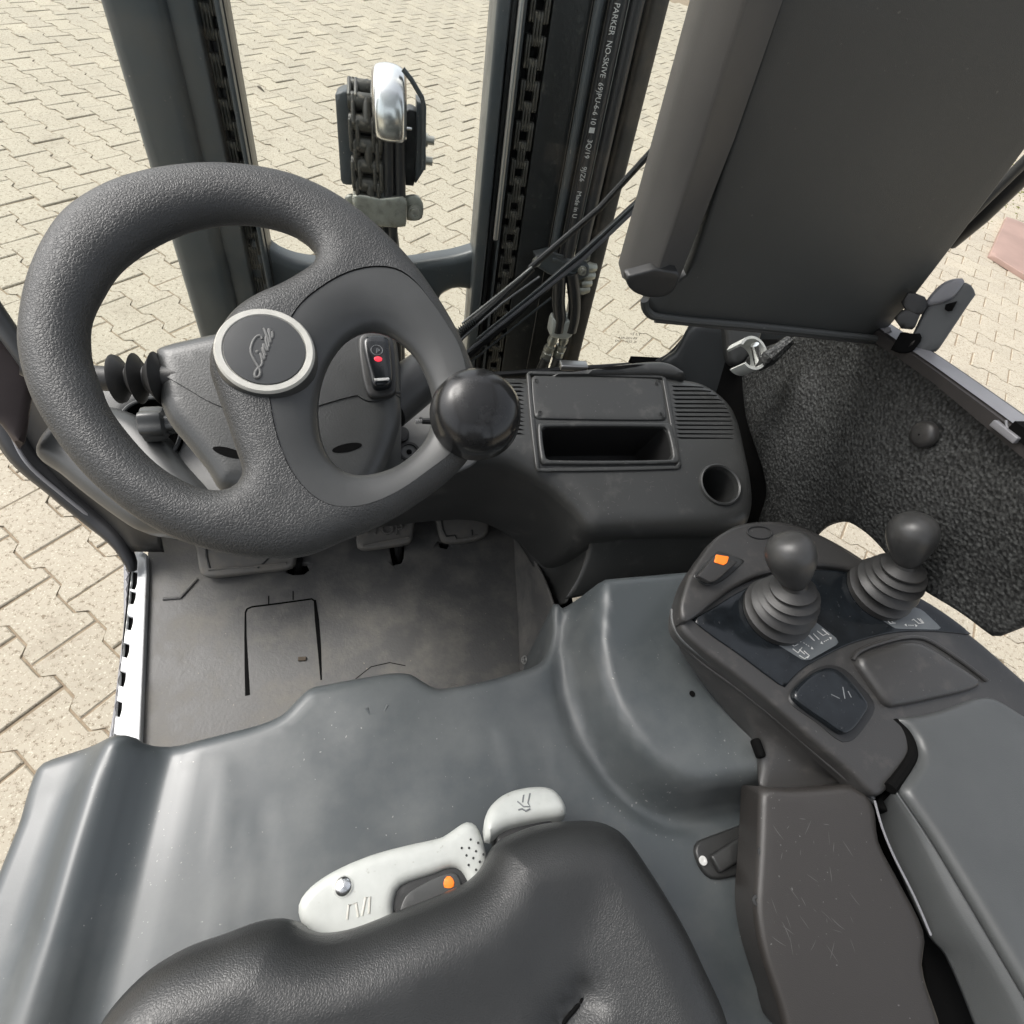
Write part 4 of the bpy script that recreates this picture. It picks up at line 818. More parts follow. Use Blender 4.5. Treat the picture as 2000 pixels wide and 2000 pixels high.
# ------------------------------------------------------------------ seat base (engine cover)
HZ = .79; hf = Fr((0, 0, HZ))
left_edge = [Z(40, 1520, .775), Z(0, 1640, .77), Z(-60, 1800, .77)]
front = [(20, 1560), (38, 1500), (56, 1452), (72, 1434), (110, 1420), (160, 1405), (200, 1395), (232, 1392), (258, 1394), (276, 1404), (300, 1404), (360, 1393), (430, 1376), (490, 1360), (530, 1342), (556, 1316), (582, 1293), (620, 1284), (680, 1273), (740, 1264), (775, 1266), (800, 1281), (825, 1293), (860, 1290), (920, 1278), (973, 1263), (1018, 1247), (1038, 1220), (1046, 1180), (1044, 1140), (1052, 1128), (1066, 1136)]
fr_up = [Z(x, y, z)[:2] for x, y, z in ((1082, 1122, .805), (1096, 1108, .825), (1116, 1098, .838), (1150, 1093, .84), (1300, 1080, .84))]
ob = [hf.px(*p) for p in front] + fr_up + [np.array([x, y]) for x, y in ((.62, fr_up[-1][1]), (.66, .2), (.66, -.45), (-.40, -.45))]
obs = hermite(ob, True, 4, corner=(len(ob)-5, len(ob)-4, len(ob)-3, len(ob)-2, len(ob)-1))
# plan-view polylines used to shape the cover
def plan(pts, z=HZ): return np.array([Z(x, y, z)[:2] for x, y in pts])
ridge = plan([(233, 1392), (200, 1470), (160, 1600), (115, 1760), (60, 1932), (20, 2060)], .80)
crease = plan([(1098, 1075), (1088, 1150), (1082, 1210), (1090, 1290), (1120, 1370), (1165, 1440), (1215, 1492), (1270, 1522), (1330, 1530), (1440, 1510), (1560, 1480)], HZ+.03)
def sdist(p, L):                                # signed distance to an open polyline (positive on its right when walking it)
    best = 1e9; sg_ = 1
    for a, b in zip(L[:-1], L[1:]):
        e = b-a; t = max(0, min(1, ((p-a)@e)/(e@e))); q = p-a-t*e; d = math.hypot(*q)
        if d < best: best = d; sg_ = 1 if e[0]*q[1]-e[1]*q[0] < 0 else -1
    return best*sg_
def sm(t): t = max(0, min(1, t)); return t*t*(3-2*t)
rib1 = plan([(424, 1440), (418, 1600), (412, 1780)]); rib2 = plan([(490, 1520), (506, 1640), (514, 1760)]); rib3 = plan([(950, 1380), (965, 1440), (975, 1490)]); rib4 = plan([(1015, 1400), (1030, 1450), (1038, 1490)])
def htop(u, v, dd):
    p = np.array([u, v]); z = 0
    s = sdist(p, ridge)                         # negative = left of the ridge
    s = -s if False else s
    side = u - np.interp(v, ridge[::-1, 1], ridge[::-1, 0]) if True else s
    z += .026*math.exp(-(side/.024)**2) if side < 0 else .026*(1 - sm(side/.042))
    if side > 0: z -= .004*math.exp(-((side-.048)/.014)**2)
    c = sdist(p, crease)                        # raised tank bulge on the left hand of the crease
    if v < .40 and u > .1: z += .062*sm((-c + .004)/.034) if c < .03 else 0
    if v < .40 and u > .1: z -= .008*math.exp(-((c-.010)/.010)**2)
    for L, a in ((rib1, .0010), (rib3, .0022)): z += a*math.exp(-(sdist(p, L)/.0055)**2)
    for L, a in ((rib2, -.0008), (rib4, -.0016)): z += a*math.exp(-(sdist(p, L)/.006)**2)
    z += .003*math.exp(-((u+.02)**2+(v-.17)**2)/.002) - .0025*math.exp(-((u+.01)**2+(v-.09)**2)/.0016)
    return z
hood = slab('seat_base', hf, obs, 'hood', T, thick=.24, r=.015, d=.0075, top=htop, fine=True, smooth=60)
mb = MB(); mb.tube([Z(692, 1336, HZ+.002), Z(697, 1348, HZ+.001), Z(724, 1346, HZ+.001), Z(731, 1330, HZ+.002)], .0018, 6); mb.build('moulded_mark', 'hood', hood)
mb = MB(); mb.lathe(Z(1306, 1309, HZ+.0625), UP, [(.0035, 0), (.0035, .0006), (0, .0006)], 14); mb.build('drain_hole', 'black', hood)
# latch plate with bright screw
qf = Fr((0, 0, HZ+.006)); lt = slab('latch_plate', qf, tr(qf, [(1312, 1606), (1318, 1588), (1340, 1578), (1400, 1556), (1450, 1536), (1480, 1540), (1480, 1620), (1440, 1634), (1380, 1655), (1345, 1658), (1325, 1640)], 5), 'dark', T, thick=.012, r=.003, d=.006)
mb = MB(); mb.lathe(Z(1326, 1624, HZ+.0075), UP, [(.0045, 0), (.0045, .0012), (.003, .0016), (.0012, .001), (0, .0006)], 20); mb.build('screw', 'white', lt)
mb = MB(); mb.box(Z(1395, 1600, HZ+.008), (.075, .018, .01), ((math.cos(.3), math.sin(.3), 0), (-math.sin(.3), math.cos(.3), 0), (0, 0, 1)), .003); mb.build('latch_handle', 'dark', lt)
# ------------------------------------------------------------------ seat with adjustment handles
SN = norm((0, .06, 1)); sz = Fr(Z(700, 1800, .925), SN)
so = [sz.px(x, y) for x, y in [(124, 1975), (172, 1900), (246, 1827), (318, 1784), (396, 1757), (455, 1735), (505, 1726), (538, 1731), (564, 1748), (600, 1756), (660, 1746), (750, 1711), (840, 1676), (890, 1652), (922, 1620), (946, 1576), (990, 1552), (1044, 1536), (1116, 1530), (1159, 1536), (1200, 1560), (1247, 1622), (1291, 1690), (1331, 1758), (1367, 1832), (1400, 1900), (1425, 1970)]] + [np.array([.27, -.3]), np.array([.2, -.42]), np.array([-.2, -.42]), np.array([-.27, -.3])]
so[27:] = [p - np.array(sz.o[:2]) for p in so[27:]]
bolster = [sz.px(*q) for q in ((1060, 1960), (1085, 1925), (1108, 1897), (1114, 1886))]
def stop(u, v, dd):
    z = -.012*sm((dd-.03)/.07)
    e = sdist(np.array([u, v]), np.array(bolster)); z -= .013*math.exp(-(e/.010)**2)
    return z
seat = slab('seat_cushion', sz, hermite(so, True, 4), 'seat', T, thick=.11, r=.045, d=.0065, top=stop, fine=True, smooth=60)
mb = MB(); mb.tube([sz.to3(q, -.0225) for q in hermite(bolster, False, 6)], [.0016]*14 + [.0014, .0012, .0009, .0006, .0003], 8); mb.build('seam_crease_shade', 'black', seat)  # black tube paints the shade at the bottom of the crease
h1 = Fr(Z(750, 1660, .86), norm((0, .0, 1)))
hd = slab('seat_handle', h1, tr(h1, [(560, 1722), (563, 1700), (585, 1672), (630, 1642), (700, 1612), (770, 1593), (835, 1578), (855, 1565), (882, 1549), (900, 1556), (914, 1590), (921, 1630), (905, 1668), (870, 1700), (820, 1730), (700, 1780), (600, 1790), (570, 1750)], 5), 'lgrey', T, thick=.03, r=.009, d=.005, fine=True, holes=[tr(h1, [(742, 1722), (748, 1682), (762, 1668), (820, 1648), (850, 1637), (868, 1640), (884, 1664), (890, 1690), (850, 1730), (760, 1750)], 4)])
h1b = Fr(h1.to3((0, 0), -.008), h1.n); wn = slab('handle_window', h1b, tr(h1b, [(735, 1730), (742, 1678), (760, 1662), (850, 1632), (874, 1636), (896, 1690), (850, 1740)], 4), 'dark', hd, thick=.01, r=.001, d=.006)
h1c = Fr(h1.to3((0, 0), -.005), h1.n); wd = slab('scale_lens', h1c, tr(h1c, [(756, 1730), (764, 1692), (790, 1672), (830, 1652), (858, 1647), (868, 1660), (872, 1700), (840, 1730)], 4), 'insert', hd, thick=.003, r=.001, d=.005)
h1d = Fr(h1.to3((0, 0), -.004), h1.n); slab('scale_pointer', h1d, tr(h1d, [(838, 1674), (838, 1660), (846, 1652), (856, 1660), (856, 1674)], 3), 'orange', hd, thick=.002, r=.0004, d=.003)
mb = MB(); mb.lathe(h1.to3(h1.px(648, 1673), -.001), h1.n, [(.0082, 0), (.0082, .001), (.0068, .0035), (.004, .005), (0, .0058)], 28); mb.build('rivet', 'chrome', hd, 60)
mb = MB()
for q in ((888, 1584), (902, 1590), (871, 1600), (885, 1600), (898, 1606), (912, 1612), (880, 1614), (893, 1619), (905, 1626), (918, 1635), (884, 1632), (898, 1641), (908, 1649), (900, 1655)): mb.lathe(h1.to3(h1.px(*q), .0001), h1.n, [(.0011, 0), (.0011, .0003), (0, .0003)], 8)
mb.build('grip_dimples', 'dark', hd, 0)
mb = MB()
for pts in (((655, 1735), (658, 1708), (672, 1704), (676, 1730)), ((683, 1728), (690, 1693), (698, 1692), (696, 1724))): mb.tube([h1.to3(h1.px(*q), .0) for q in pts], .0011, 6)
mb.build('seat_symbol', 'ring', hd)
h2 = Fr(Z(990, 1520, .865), norm((.0, .35, 1)))
hl = slab('seat_handle', h2, tr(h2, [(917, 1571), (914, 1545), (925, 1515), (955, 1490), (1000, 1478), (1040, 1480), (1060, 1496), (1072, 1522), (1068, 1530), (1020, 1538), (960, 1552), (926, 1573)], 5, corner=(0, 7, 11)), 'lgrey', T, thick=.02, r=.010, d=.005, fine=True)
mb = MB()
for pts in (((1000, 1497), (996, 1515), (1000, 1522), (988, 1522), (976, 1512)), ((988, 1500), (986, 1514)), ((978, 1528), (985, 1526), (992, 1530), (1000, 1526))): mb.tube([h2.to3(h2.px(*q), .0) for q in pts], .0008, 6)
mb.build('seat_symbol', 'greyprint', hl)
mb = MB(); mb.box(Z(985, 1575, .84), (.06, .05, .03), None, .006); mb.build('handle_bracket', 'gasket', hl)
# ------------------------------------------------------------------ armrest console
AN = norm((0, -.10, 1)); a0 = Z(1461, 1165, .935); af = Fr(a0, AN)
def ash(h): return Fr(af.to3((0, 0), h), AN)
arm_o = [(1282, 1160), (1288, 1130), (1300, 1092), (1322, 1055), (1349, 1020), (1386, 991), (1431, 982), (1476, 982), (1521, 994), (1566, 1014), (1616, 1043), (1666, 1078), (1716, 1112), (1776, 1154), (1846, 1205), (1932, 1280), (2060, 1390), (2040, 1460), (1860, 1440), (1745, 1400), (1716, 1440), (1701, 1463), (1670, 1498), (1655, 1502), (1638, 1489), (1614, 1463), (1549, 1407), (1474, 1341), (1399, 1280), (1326, 1224), (1288, 1186)]
g_plate = [(1306, 1168), (1346, 1146), (1391, 1118), (1440, 1096), (1490, 1082), (1531, 1075), (1586, 1076), (1640, 1090), (1700, 1110), (1751, 1136), (1795, 1165), (1838, 1198), (1766, 1191), (1691, 1193), (1616, 1211), (1556, 1238), (1511, 1265), (1481, 1298), (1440, 1268), (1391, 1231), (1340, 1196)]
arm = slab('armrest', af, tr(af, arm_o, 5, corner=(16, 17)), 'arm', T, thick=.03, r=.007, d=.007, fine=True)
gf = ash(.0022); gp = slab('control_plate', gf, tr(gf, g_plate, 4, corner=(0, 11, 17)), 'gloss', arm, thick=.003, r=.0015, d=.009)
# raised lip round the front of the plate, carrying the rocker switch
lp_o = [(1284, 1146), (1290, 1118), (1303, 1082), (1326, 1047), (1352, 1013), (1388, 993), (1431, 985), (1476, 985), (1521, 998), (1566, 1018), (1616, 1048), (1666, 1083), (1716, 1117), (1735, 1130), (1700, 1112), (1640, 1084), (1586, 1070), (1531, 1066), (1490, 1072), (1440, 1084), (1391, 1106), (1346, 1138), (1306, 1168), (1290, 1172)]
l3 = ash(.010); lip_ = slab('console_lip', l3, tr(l3, lp_o, 4, corner=()), 'arm', arm, thick=.02, r=.005, d=.005, fine=True)
f = ash(.0112); swb = slab('rocker_bezel', f, tr(f, [(1308, 1086), (1350, 1041), (1356, 1039), (1404, 1056), (1404, 1060), (1366, 1094), (1340, 1104), (1320, 1098)], 4, corner=(0, 3)), 'dark', lip_, thick=.003, r=.001, d=.003)
f = Fr(af.to3((0, 0), .0135), norm((.1, -.15, 1))); sww = slab('rocker_key', f, tr(f, [(1318, 1086), (1349, 1048), (1392, 1060), (1366, 1084), (1352, 1096), (1340, 1098)], 3, corner=range(6)), 'arm', lip_, thick=.006, r=.001, d=.003, label='small rocker switch with orange end')
f = Fr(f.to3((0, 0), .0012), f.n); slab('orange_mark', f, tr(f, [(1352, 1046), (1376, 1050), (1372, 1062), (1366, 1066), (1348, 1060)], 3, corner=range(5)), 'orange', lip_, thick=.0015, r=.0004, d=.002)
f = ash(.0115); mb = MB(); c2 = f.px(1434, 1004); mb.tube([f.to3(c2 + np.array([.017*math.cos(t), .0085*math.sin(t)]), -.0006) for t in np.linspace(0, 2*math.pi, 33)], .0009, 6, False); mb.build('cap_seam', 'dark', lip_)
# pictogram labels
def sticker(pts, f): return slab('pictogram_label', f, tr(f, pts, 3, corner=range(len(pts))), 'label', gp, thick=.0005, r=.0002, d=.006)
f = ash(.0026); s1 = sticker([(1448, 1204), (1530, 1166), (1580, 1205), (1583, 1214), (1530, 1244), (1516, 1246)], f)
f2_ = ash(.0026); s2 = sticker([(1636, 1152), (1715, 1142), (1740, 1150), (1776, 1184), (1770, 1188), (1690, 1186)], f2_)
def zq(x, y): return 1333.1 + x*.25, 946.6 + y*.25
ic = MB()
def line(mb, pts, r=.00055): mb.tube([ash(.0032).to3(ash(.0032).px(*zq(*q)), 0) for q in pts], r, 5)
def arrow(mb, a, b, r=.0005):
    f = ash(.0034); A = f.px(*zq(*a)); B = f.px(*zq(*b)); t = (B-A)/np.linalg.norm(B-A); n_ = np.array([-t[1], t[0]])
    for P, s in ((A, -1), (B, 1)): mb.add([f.to3(P + t*s*.0022), f.to3(P + n_*.0018 - t*s*.0008), f.to3(P - n_*.0018 - t*s*.0008)], [(0, 1, 2)])
    for k in (.3, .5, .7): q = A + (B-A)*k; mb.add([f.to3(q + t*.0008 + n_*.0005), f.to3(q - t*.0008 + n_*.0005), f.to3(q - t*.0008 - n_*.0005), f.to3(q + t*.0008 - n_*.0005)], [(0, 1, 2, 3)])
for L_ in ([(870, 960), (925, 1005)], [(835, 975), (880, 1010), (910, 995), (875, 960)], [(805, 995), (850, 1040)], [(775, 1005), (815, 1050), (790, 1030), (760, 1000)], [(640, 1045), (680, 1060)], [(625, 1060), (660, 1090), (690, 1075)], [(650, 1110), (690, 1140), (720, 1100)], [(700, 1115), (740, 1150)], [(700, 1160), (740, 1185), (775, 1160), (735, 1125)], [(760, 1180), (775, 1160)]): line(ic, L_)
arrow(ic, (870, 1065), (935, 1030)); arrow(ic, (710, 1050), (795, 1105)); ic.build('pictogram', 'white', gp, 0)
ic = MB()
for L_ in ([(1350, 880), (1385, 918), (1425, 915)], [(1380, 885), (1410, 915)], [(1430, 893), (1440, 890)], [(1590, 880), (1635, 918)], [(1560, 885), (1600, 918), (1640, 915), (1610, 882)], [(1550, 893), (1560, 890)]): line(ic, L_)
arrow(ic, (1505, 930), (1580, 935)); ic.build('pictogram', 'white', gp, 0)
mb = MB(); fb = Fr(af.to3((0, 0), -.016), AN); mb.tube(hermite([fb.to3(fb.px(*q), 0) for q in ((1267, 1150), (1270, 1178), (1288, 1208), (1330, 1242), (1391, 1287), (1466, 1348), (1541, 1414), (1608, 1472), (1648, 1506))], False, 6), .0022, 8); mb.build('console_bead', 'pad', arm)
# levers
def lever(name, base, tip, r0, tilt_px, sc=1):
    B = af.to3(af.px(*base), .003); h_ = .088; T_ = on(*tip, af.to3((0, 0), h_), AN); ax = norm(T_ - B); L = np.linalg.norm(T_-B)
    e = empty(name, B, T); mb = MB(); n = 7; P = []
    V = []; R0 = r0
    prof = []
    hs_ = [0, .0, .006, .0075, .009, .0145, .016, .0175, .0225, .024, .0255, .030, .0315, .033, .037, .0385, .040, .044, .048]
    rs_ = [1.0, 1.08, 1.09, 1.0, .80, .92, 1.0, .95, .70, .86, .90, .60, .76, .80, .50, .64, .64, .36, .30]
    # rings blend from the flat plate direction to the lever direction
    ns = 40; off = np.array([0., 0, 0]); pts = []; prevh = 0; c = B.copy(); hs_ = [q*1.3 for q in hs_]
    for k, (h, r) in enumerate(zip(hs_, rs_)):
        t = h/.0624; d = norm(AN*(1-t) + ax*t*1.0); c = c + d*(h-prevh)*1.0; prevh = h
        a = norm(np.cross(d, (0, 1, .1))); b = np.cross(d, a)
        V += [c + R0*r*(math.cos(q)*a + math.sin(q)*b) for q in np.linspace(0, 2*math.pi, ns, endpoint=False)]
    m_ = len(hs_); Fc = [(i*ns+j, i*ns+(j+1) % ns, (i+1)*ns+(j+1) % ns, (i+1)*ns+j) for i in range(m_-1) for j in range(ns)]
    sub(mesh_obj('gaiter', V, Fc, 'rubber', e, 25))
    kb = c + ax*.0; s = .0
    hk = [(0.010, -.004), (.0115, 0), (.0135, .004), (.0165, .012), (.0195, .022), (.0215, .032), (.0222, .040), (.0215, .048), (.0185, .056), (.013, .0615), (.006, .064), (0, .0645)]
    sub(MB().lathe(kb, norm(T_ + ax*.02 - kb), [(r*sc, h*sc*.84) for r, h in hk], 40).build('lever_knob', 'lever', e, 70))
    return e
lever('control_lever', (1459, 1157), (1482, 1040), .036, 0, 1.1)
lever('control_lever', (1651, 1116), (1712, 1008), .036, 0, 1.1)
# palm rest, black rocker, long pad
f = ash(.010); slab('palm_rest', f, tr(f, [(1621, 1246), (1626, 1236), (1660, 1222), (1716, 1208), (1746, 1213), (1800, 1246), (1856, 1285), (1846, 1298), (1766, 1318), (1690, 1332), (1678, 1326), (1650, 1290)], 5), 'arm', arm, thick=.012, r=.008, d=.006, fine=True)
f = ash(.002); mb = MB(); mb.tube([f.to3(p, 0) for p in tr(f, [(1610, 1246), (1620, 1230), (1660, 1214), (1716, 1202), (1750, 1207), (1806, 1242), (1862, 1284)], 5, closed=False)], .0025, 8); mb.build('palm_rest_edge', 'arm', arm)
f = ash(.0008); slab('rocker_recess', f, tr(f, [(1488, 1322), (1502, 1290), (1552, 1256), (1590, 1260), (1622, 1290), (1650, 1326), (1646, 1350), (1596, 1402), (1540, 1362)], 4), 'gasket', arm, thick=.002, r=.0005, d=.008)
f = Fr(af.to3((0, 0), .009), norm((-.05, -.1, 1))); rr_ = slab('rocker_button', f, tr(f, [(1500, 1316), (1511, 1289), (1556, 1260), (1586, 1264), (1618, 1296), (1641, 1328), (1636, 1346), (1600, 1384), (1560, 1362)], 5), 'gloss', arm, thick=.014, r=.004, d=.004, fine=True)
mb = MB()
for pts in (((1568, 1310), (1584, 1318)), ((1590, 1296), (1594, 1318)), ((1600, 1304), (1606, 1316))): mb.tube([f.to3(f.px(*q), .0001) for q in pts], .0005, 5)
mb.build('rocker_symbol', 'greyprint', rr_)
PN = norm((0, .02, 1)); pz = Fr(Z(1800, 1500, .93), PN)
slab('arm_pad', pz, tr(pz, [(1694, 1352), (1766, 1340), (1866, 1311), (1932, 1345), (2040, 1400), (2150, 1700), (2150, 2100), (2080, 2095), (2008, 1972), (1932, 1846), (1842, 1696), (1768, 1576), (1705, 1486), (1724, 1458), (1742, 1424), (1736, 1396), (1718, 1372)], 5, corner=(0, 3, 4, 5, 6, 7, 12)), 'pad', T, thick=.012, r=.009, d=.007, fine=True, smooth=60)
zt = [pz.to3(pz.px(*q), -.009) for q in ((1700, 1484), (1764, 1577), (1838, 1698), (1928, 1849), (2004, 1975), (2070, 2090))]
zb = [Z(x, y, .875) for x, y in ((1657, 1524), (1668, 1572), (1752, 1764), (1783, 1800), (1839, 1932), (1880, 2050))]
gz2 = Fr(Z(1750, 1700, .83), UP); slab('under_pad_shade', gz2, tr(gz2, [(1636, 1500), (1680, 1640), (1735, 1764), (1755, 1900), (1770, 1990), (1960, 1990), (1880, 1700), (1700, 1490)], 3, corner=range(8)), 'black', T, thick=.02, r=.002, d=.03)  # black slab painted in for the shade below the pad
patch('pad_side', [zt, [a*.72 + b_*.28 + np.array([-.003, 0, .006]) for a, b_ in zip(zt, zb)], [a*.3 + b_*.7 + np.array([-.002, 0, .004]) for a, b_ in zip(zt, zb)], zb], 'pad', T, 40, 14, .002)
gz = Fr(Z(1800, 1500, .895), PN)
slab('pad_recess_shade', gz, tr(gz, [(1672, 1340), (1700, 1372), (1722, 1400), (1726, 1424), (1702, 1466), (1652, 1512), (1654, 1528), (1700, 1530), (1800, 1500), (1880, 1340)], 4, corner=(0, 9)), 'black', arm, thick=.02, r=.002, d=.02)  # black slab stands in for the deep shade round the pad
mb = MB(); mb.tube(hermite([pz.to3(pz.px(*q), -.011) for q in ((1690, 1350), (1712, 1366), (1728, 1390), (1734, 1420), (1716, 1456), (1694, 1484))], False, 6), .006, 10); mb.build('pad_gap_shade', 'black', arm)  # black tube laid in as the shaded gap between console and pad
# side of the armrest
up = [(1276, 1196, .912), (1316, 1236, .91), (1391, 1291, .908), (1466, 1351, .906), (1541, 1416, .904), (1606, 1471, .902), (1651, 1508, .9)]
patch('armrest_side', [zz(up), zz([(1284, 1222, .89), (1330, 1275, .885), (1395, 1335, .88), (1450, 1390, .875), (1510, 1440, .872), (1580, 1470, .875), (1635, 1505, .88)]), zz([(1290, 1234, .875), (1334, 1296, .865), (1384, 1356, .855), (1426, 1405, .85), (1432, 1460, .85), (1436, 1490, .85), (1640, 1500, .868)])], 'arm', T, 40, 14, .003)
mb = MB(); mb.tube(hermite(zz([(x+2, y+10, z-.003) for x, y, z in up]), False, 5), .0016, 8); mb.build('side_bead', 'arm', arm)
sd = slab('armrest_cover', (q_ := Fr(Z(1500, 1600, .88), norm((-.25, -.15, 1)))), tr(q_, [(1434, 1483), (1500, 1487), (1620, 1478), (1642, 1500), (1656, 1530), (1664, 1590), (1700, 1660), (1751, 1764), (1747, 1832), (1780, 1980), (1500, 1980), (1470, 1900), (1435, 1792), (1424, 1712), (1427, 1652), (1431, 1580)], 5, corner=(0, 2)), 'arm_shaded', T, thick=.06, r=.008, d=.009, fine=True)
for q in ((1446, 1538), (1440, 1608), (1430, 1700)):
    mb = MB(); mb.lathe(q_.to3(q_.px(*q), -.004), q_.n, [(.0045, 0), (.0045, .002), (.002, .0022), (0, .0005)], 16); mb.build('screw', 'dark', sd)
mb = MB(); mb.box(Z(1430, 1412, .868), (.008, .020, .012), None, .003); mb.build('side_slot', 'black', T)
mb = MB(); mb.tube(hermite([q_.to3(q_.px(*q), .004) for q in ((1646, 1510), (1660, 1560), (1680, 1610), (1720, 1690), (1751, 1762))], False, 5), .0011, 8); mb.build('cover_bead', 'framelight', sd)
def scuffs(parent, f, box, n, seed, smx=.022, col='scuff', dirn=None):
    r_ = random.Random(seed); V = []; Fc = []
    for _ in range(n):
        p = f.px(r_.uniform(box[0], box[2]), r_.uniform(box[1], box[3])); a = r_.uniform(0, 3.14) if dirn is None else r_.gauss(dirn, .5); L = r_.uniform(.003, smx); c = r_.uniform(-14, 14); wd_ = r_.uniform(.00012, .0003); k0 = len(V)
        for k in range(7):
            s_ = (k/6-.5)*L; q = p + np.array([math.cos(a), math.sin(a)])*s_ + np.array([-math.sin(a), math.cos(a)])*c*s_*s_; w_ = wd_*(1-(2*k/6-1)**2)+.00002; nn_ = np.array([-math.sin(a), math.cos(a)])*w_
            V += [f.to3(q-nn_, .0003), f.to3(q+nn_, .0003)]
        Fc += [(k0+2*k, k0+2*k+2, k0+2*k+3, k0+2*k+1) for k in range(6)]
    o = mesh_obj('scuff_marks', V, Fc, col, parent, 0); o['kind'] = 'stuff'; return o
scuffs(sd, q_, (1460, 1520, 1620, 1800), 34, 5, .016, 'scuff', 1.9)
scuffs(dsh, df, (1060, 905, 1330, 950), 26, 6, .012)
scuffs(fl, ff, (300, 1100, 960, 1330), 50, 8, .02, 'pedal')
# ------------------------------------------------------------------ right-hand door
DX = .6; dr = empty('door', (DX, .4, .8), T)
drf = Fr((DX, .4, 1.0), (-1, 0, 0), (0, -1, 0))
trim = [(1395, 700), (1410, 670), (1480, 640), (1560, 610), (1690, 660), (1760, 712), (1932, 850), (2060, 950), (2060, 1210), (1950, 1170), (1858, 1206), (1800, 1160), (1740, 1120), (1700, 1090), (1660, 1035), (1630, 1005), (1590, 985), (1545, 995), (1500, 1040), (1430, 1060), (1428, 985), (1444, 930), (1440, 880), (1425, 830), (1408, 780)]
rnd2 = random.Random(3)
def ttop(u, v, dd): return .008*math.sin(u*16+1)*math.cos(v*22) + .012*math.exp(-((u-drf.px(1500, 740)[0])**2 + (v-drf.px(1500, 740)[1])**2)/.0012)
o = sub(slab('door_trim', drf, tr(drf, trim, 5, corner=(6, 7, 8, 9, 10, 19)), 'carpet', dr, thick=.014, r=.006, d=.01, top=ttop, bottom=True))
drf2 = Fr((DX, .4, 1.0), (-1, 0, 0), (0, -1, 0))
df5 = Fr((DX+.025, .4, 1.0), (-1, 0, 0), (0, -1, 0)); slab('door_gap_shade', df5, tr(df5, [(1385, 640), (1480, 640), (1480, 1075), (1410, 1075), (1340, 980), (1340, 720)], 3, corner=range(6)), 'black', dr, thick=.01, r=.001, d=.03, bottom=True)  # black sheet stands in for the shaded gap between dash and door
bpos = Xp(1742, 820, DX-.006); sub(MB().lathe(bpos, (-1, 0, 0), [(.0155, -.004), (.0155, .001), (.0135, .0045), (.008, .006), (.0012, .0064), (.001, .004), (0, .004)], 32).build('trim_clip', 'arm', dr, 50))
# door rail: dark inner face with a light painted top edge
rail_a = [(1560, 560), (1690, 648), (1760, 697), (1860, 770), (1932, 824), (2080, 930)]; rail_b = [(1560, 590), (1690, 672), (1760, 722), (1860, 806), (1932, 866), (2080, 985)]
A = [Xp(x, y, DX-.012) for x, y in rail_a]; B = [Xp(x, y, DX-.012) for x, y in rail_b]
V = []; 
for a, b in zip(A, B): V += [a, b, b + np.array([.03, 0, 0]), a + np.array([.03, 0, .004]), a + np.array([.006, 0, .0035])]
n = 5; Fc = [(i*n+k, i*n+(k+1) % n, (i+1)*n+(k+1) % n, (i+1)*n+k) for i in range(len(A)-1) for k in range(n)]
sub(mesh_obj('door_rail', V, Fc, 'frame', dr, 30))
V = []
for a in A: V += [a + np.array([.002, 0, .003]), a + np.array([.021, 0, .0065]), a + np.array([.023, 0, -.01])]
sub(mesh_obj('rail_edge', V, [(i*3+k, i*3+k+1, i*3+k+4, i*3+k+3) for i in range(len(A)-1) for k in (0, 1)], 'framelight', dr, 30))
lx = Xp(1911, 815, DX-.014); hx = norm(A[4]-A[3])
sub(MB().box(lx + hx*.012 + np.array([.006, 0, .003]), (.036, .014, .012), (hx, np.array([1, 0, 0]), np.cross(hx, (1, 0, 0)))).build('latch_notch', 'black', dr, 0))
sub(MB().box(lx + hx*-.004 + np.array([-.002, 0, -.003]), (.030, .006, .007), (hx, np.array([1, 0, 0]), np.cross(hx, (1, 0, 0))), .001).build('latch_tongue', 'framelight', dr))
sub(MB().tube(hermite([Xp(x, y, DX-.014) for x, y in ((1898, 793), (1900, 806), (1908, 818), (1925, 828))], False, 5), .0011, 6).build('latch_seam', 'framelight', dr))
# door window frame bar behind the board
a = Xp(1700, 470, DX+.01); b = Xp(1960, 250, DX+.01)
sub(MB().tube([Xp(1790, 455, .68), Xp(1850, 405, .68), Xp(1932, 325, .68), Xp(2050, 200, .68)], .012, 12).build('window_frame', 'gasket', dr)); sub(MB().tube([Xp(1800, 436, .66), Xp(1932, 306, .66), Xp(2050, 190, .66)], .006, 12).build('window_frame', 'insert', dr))
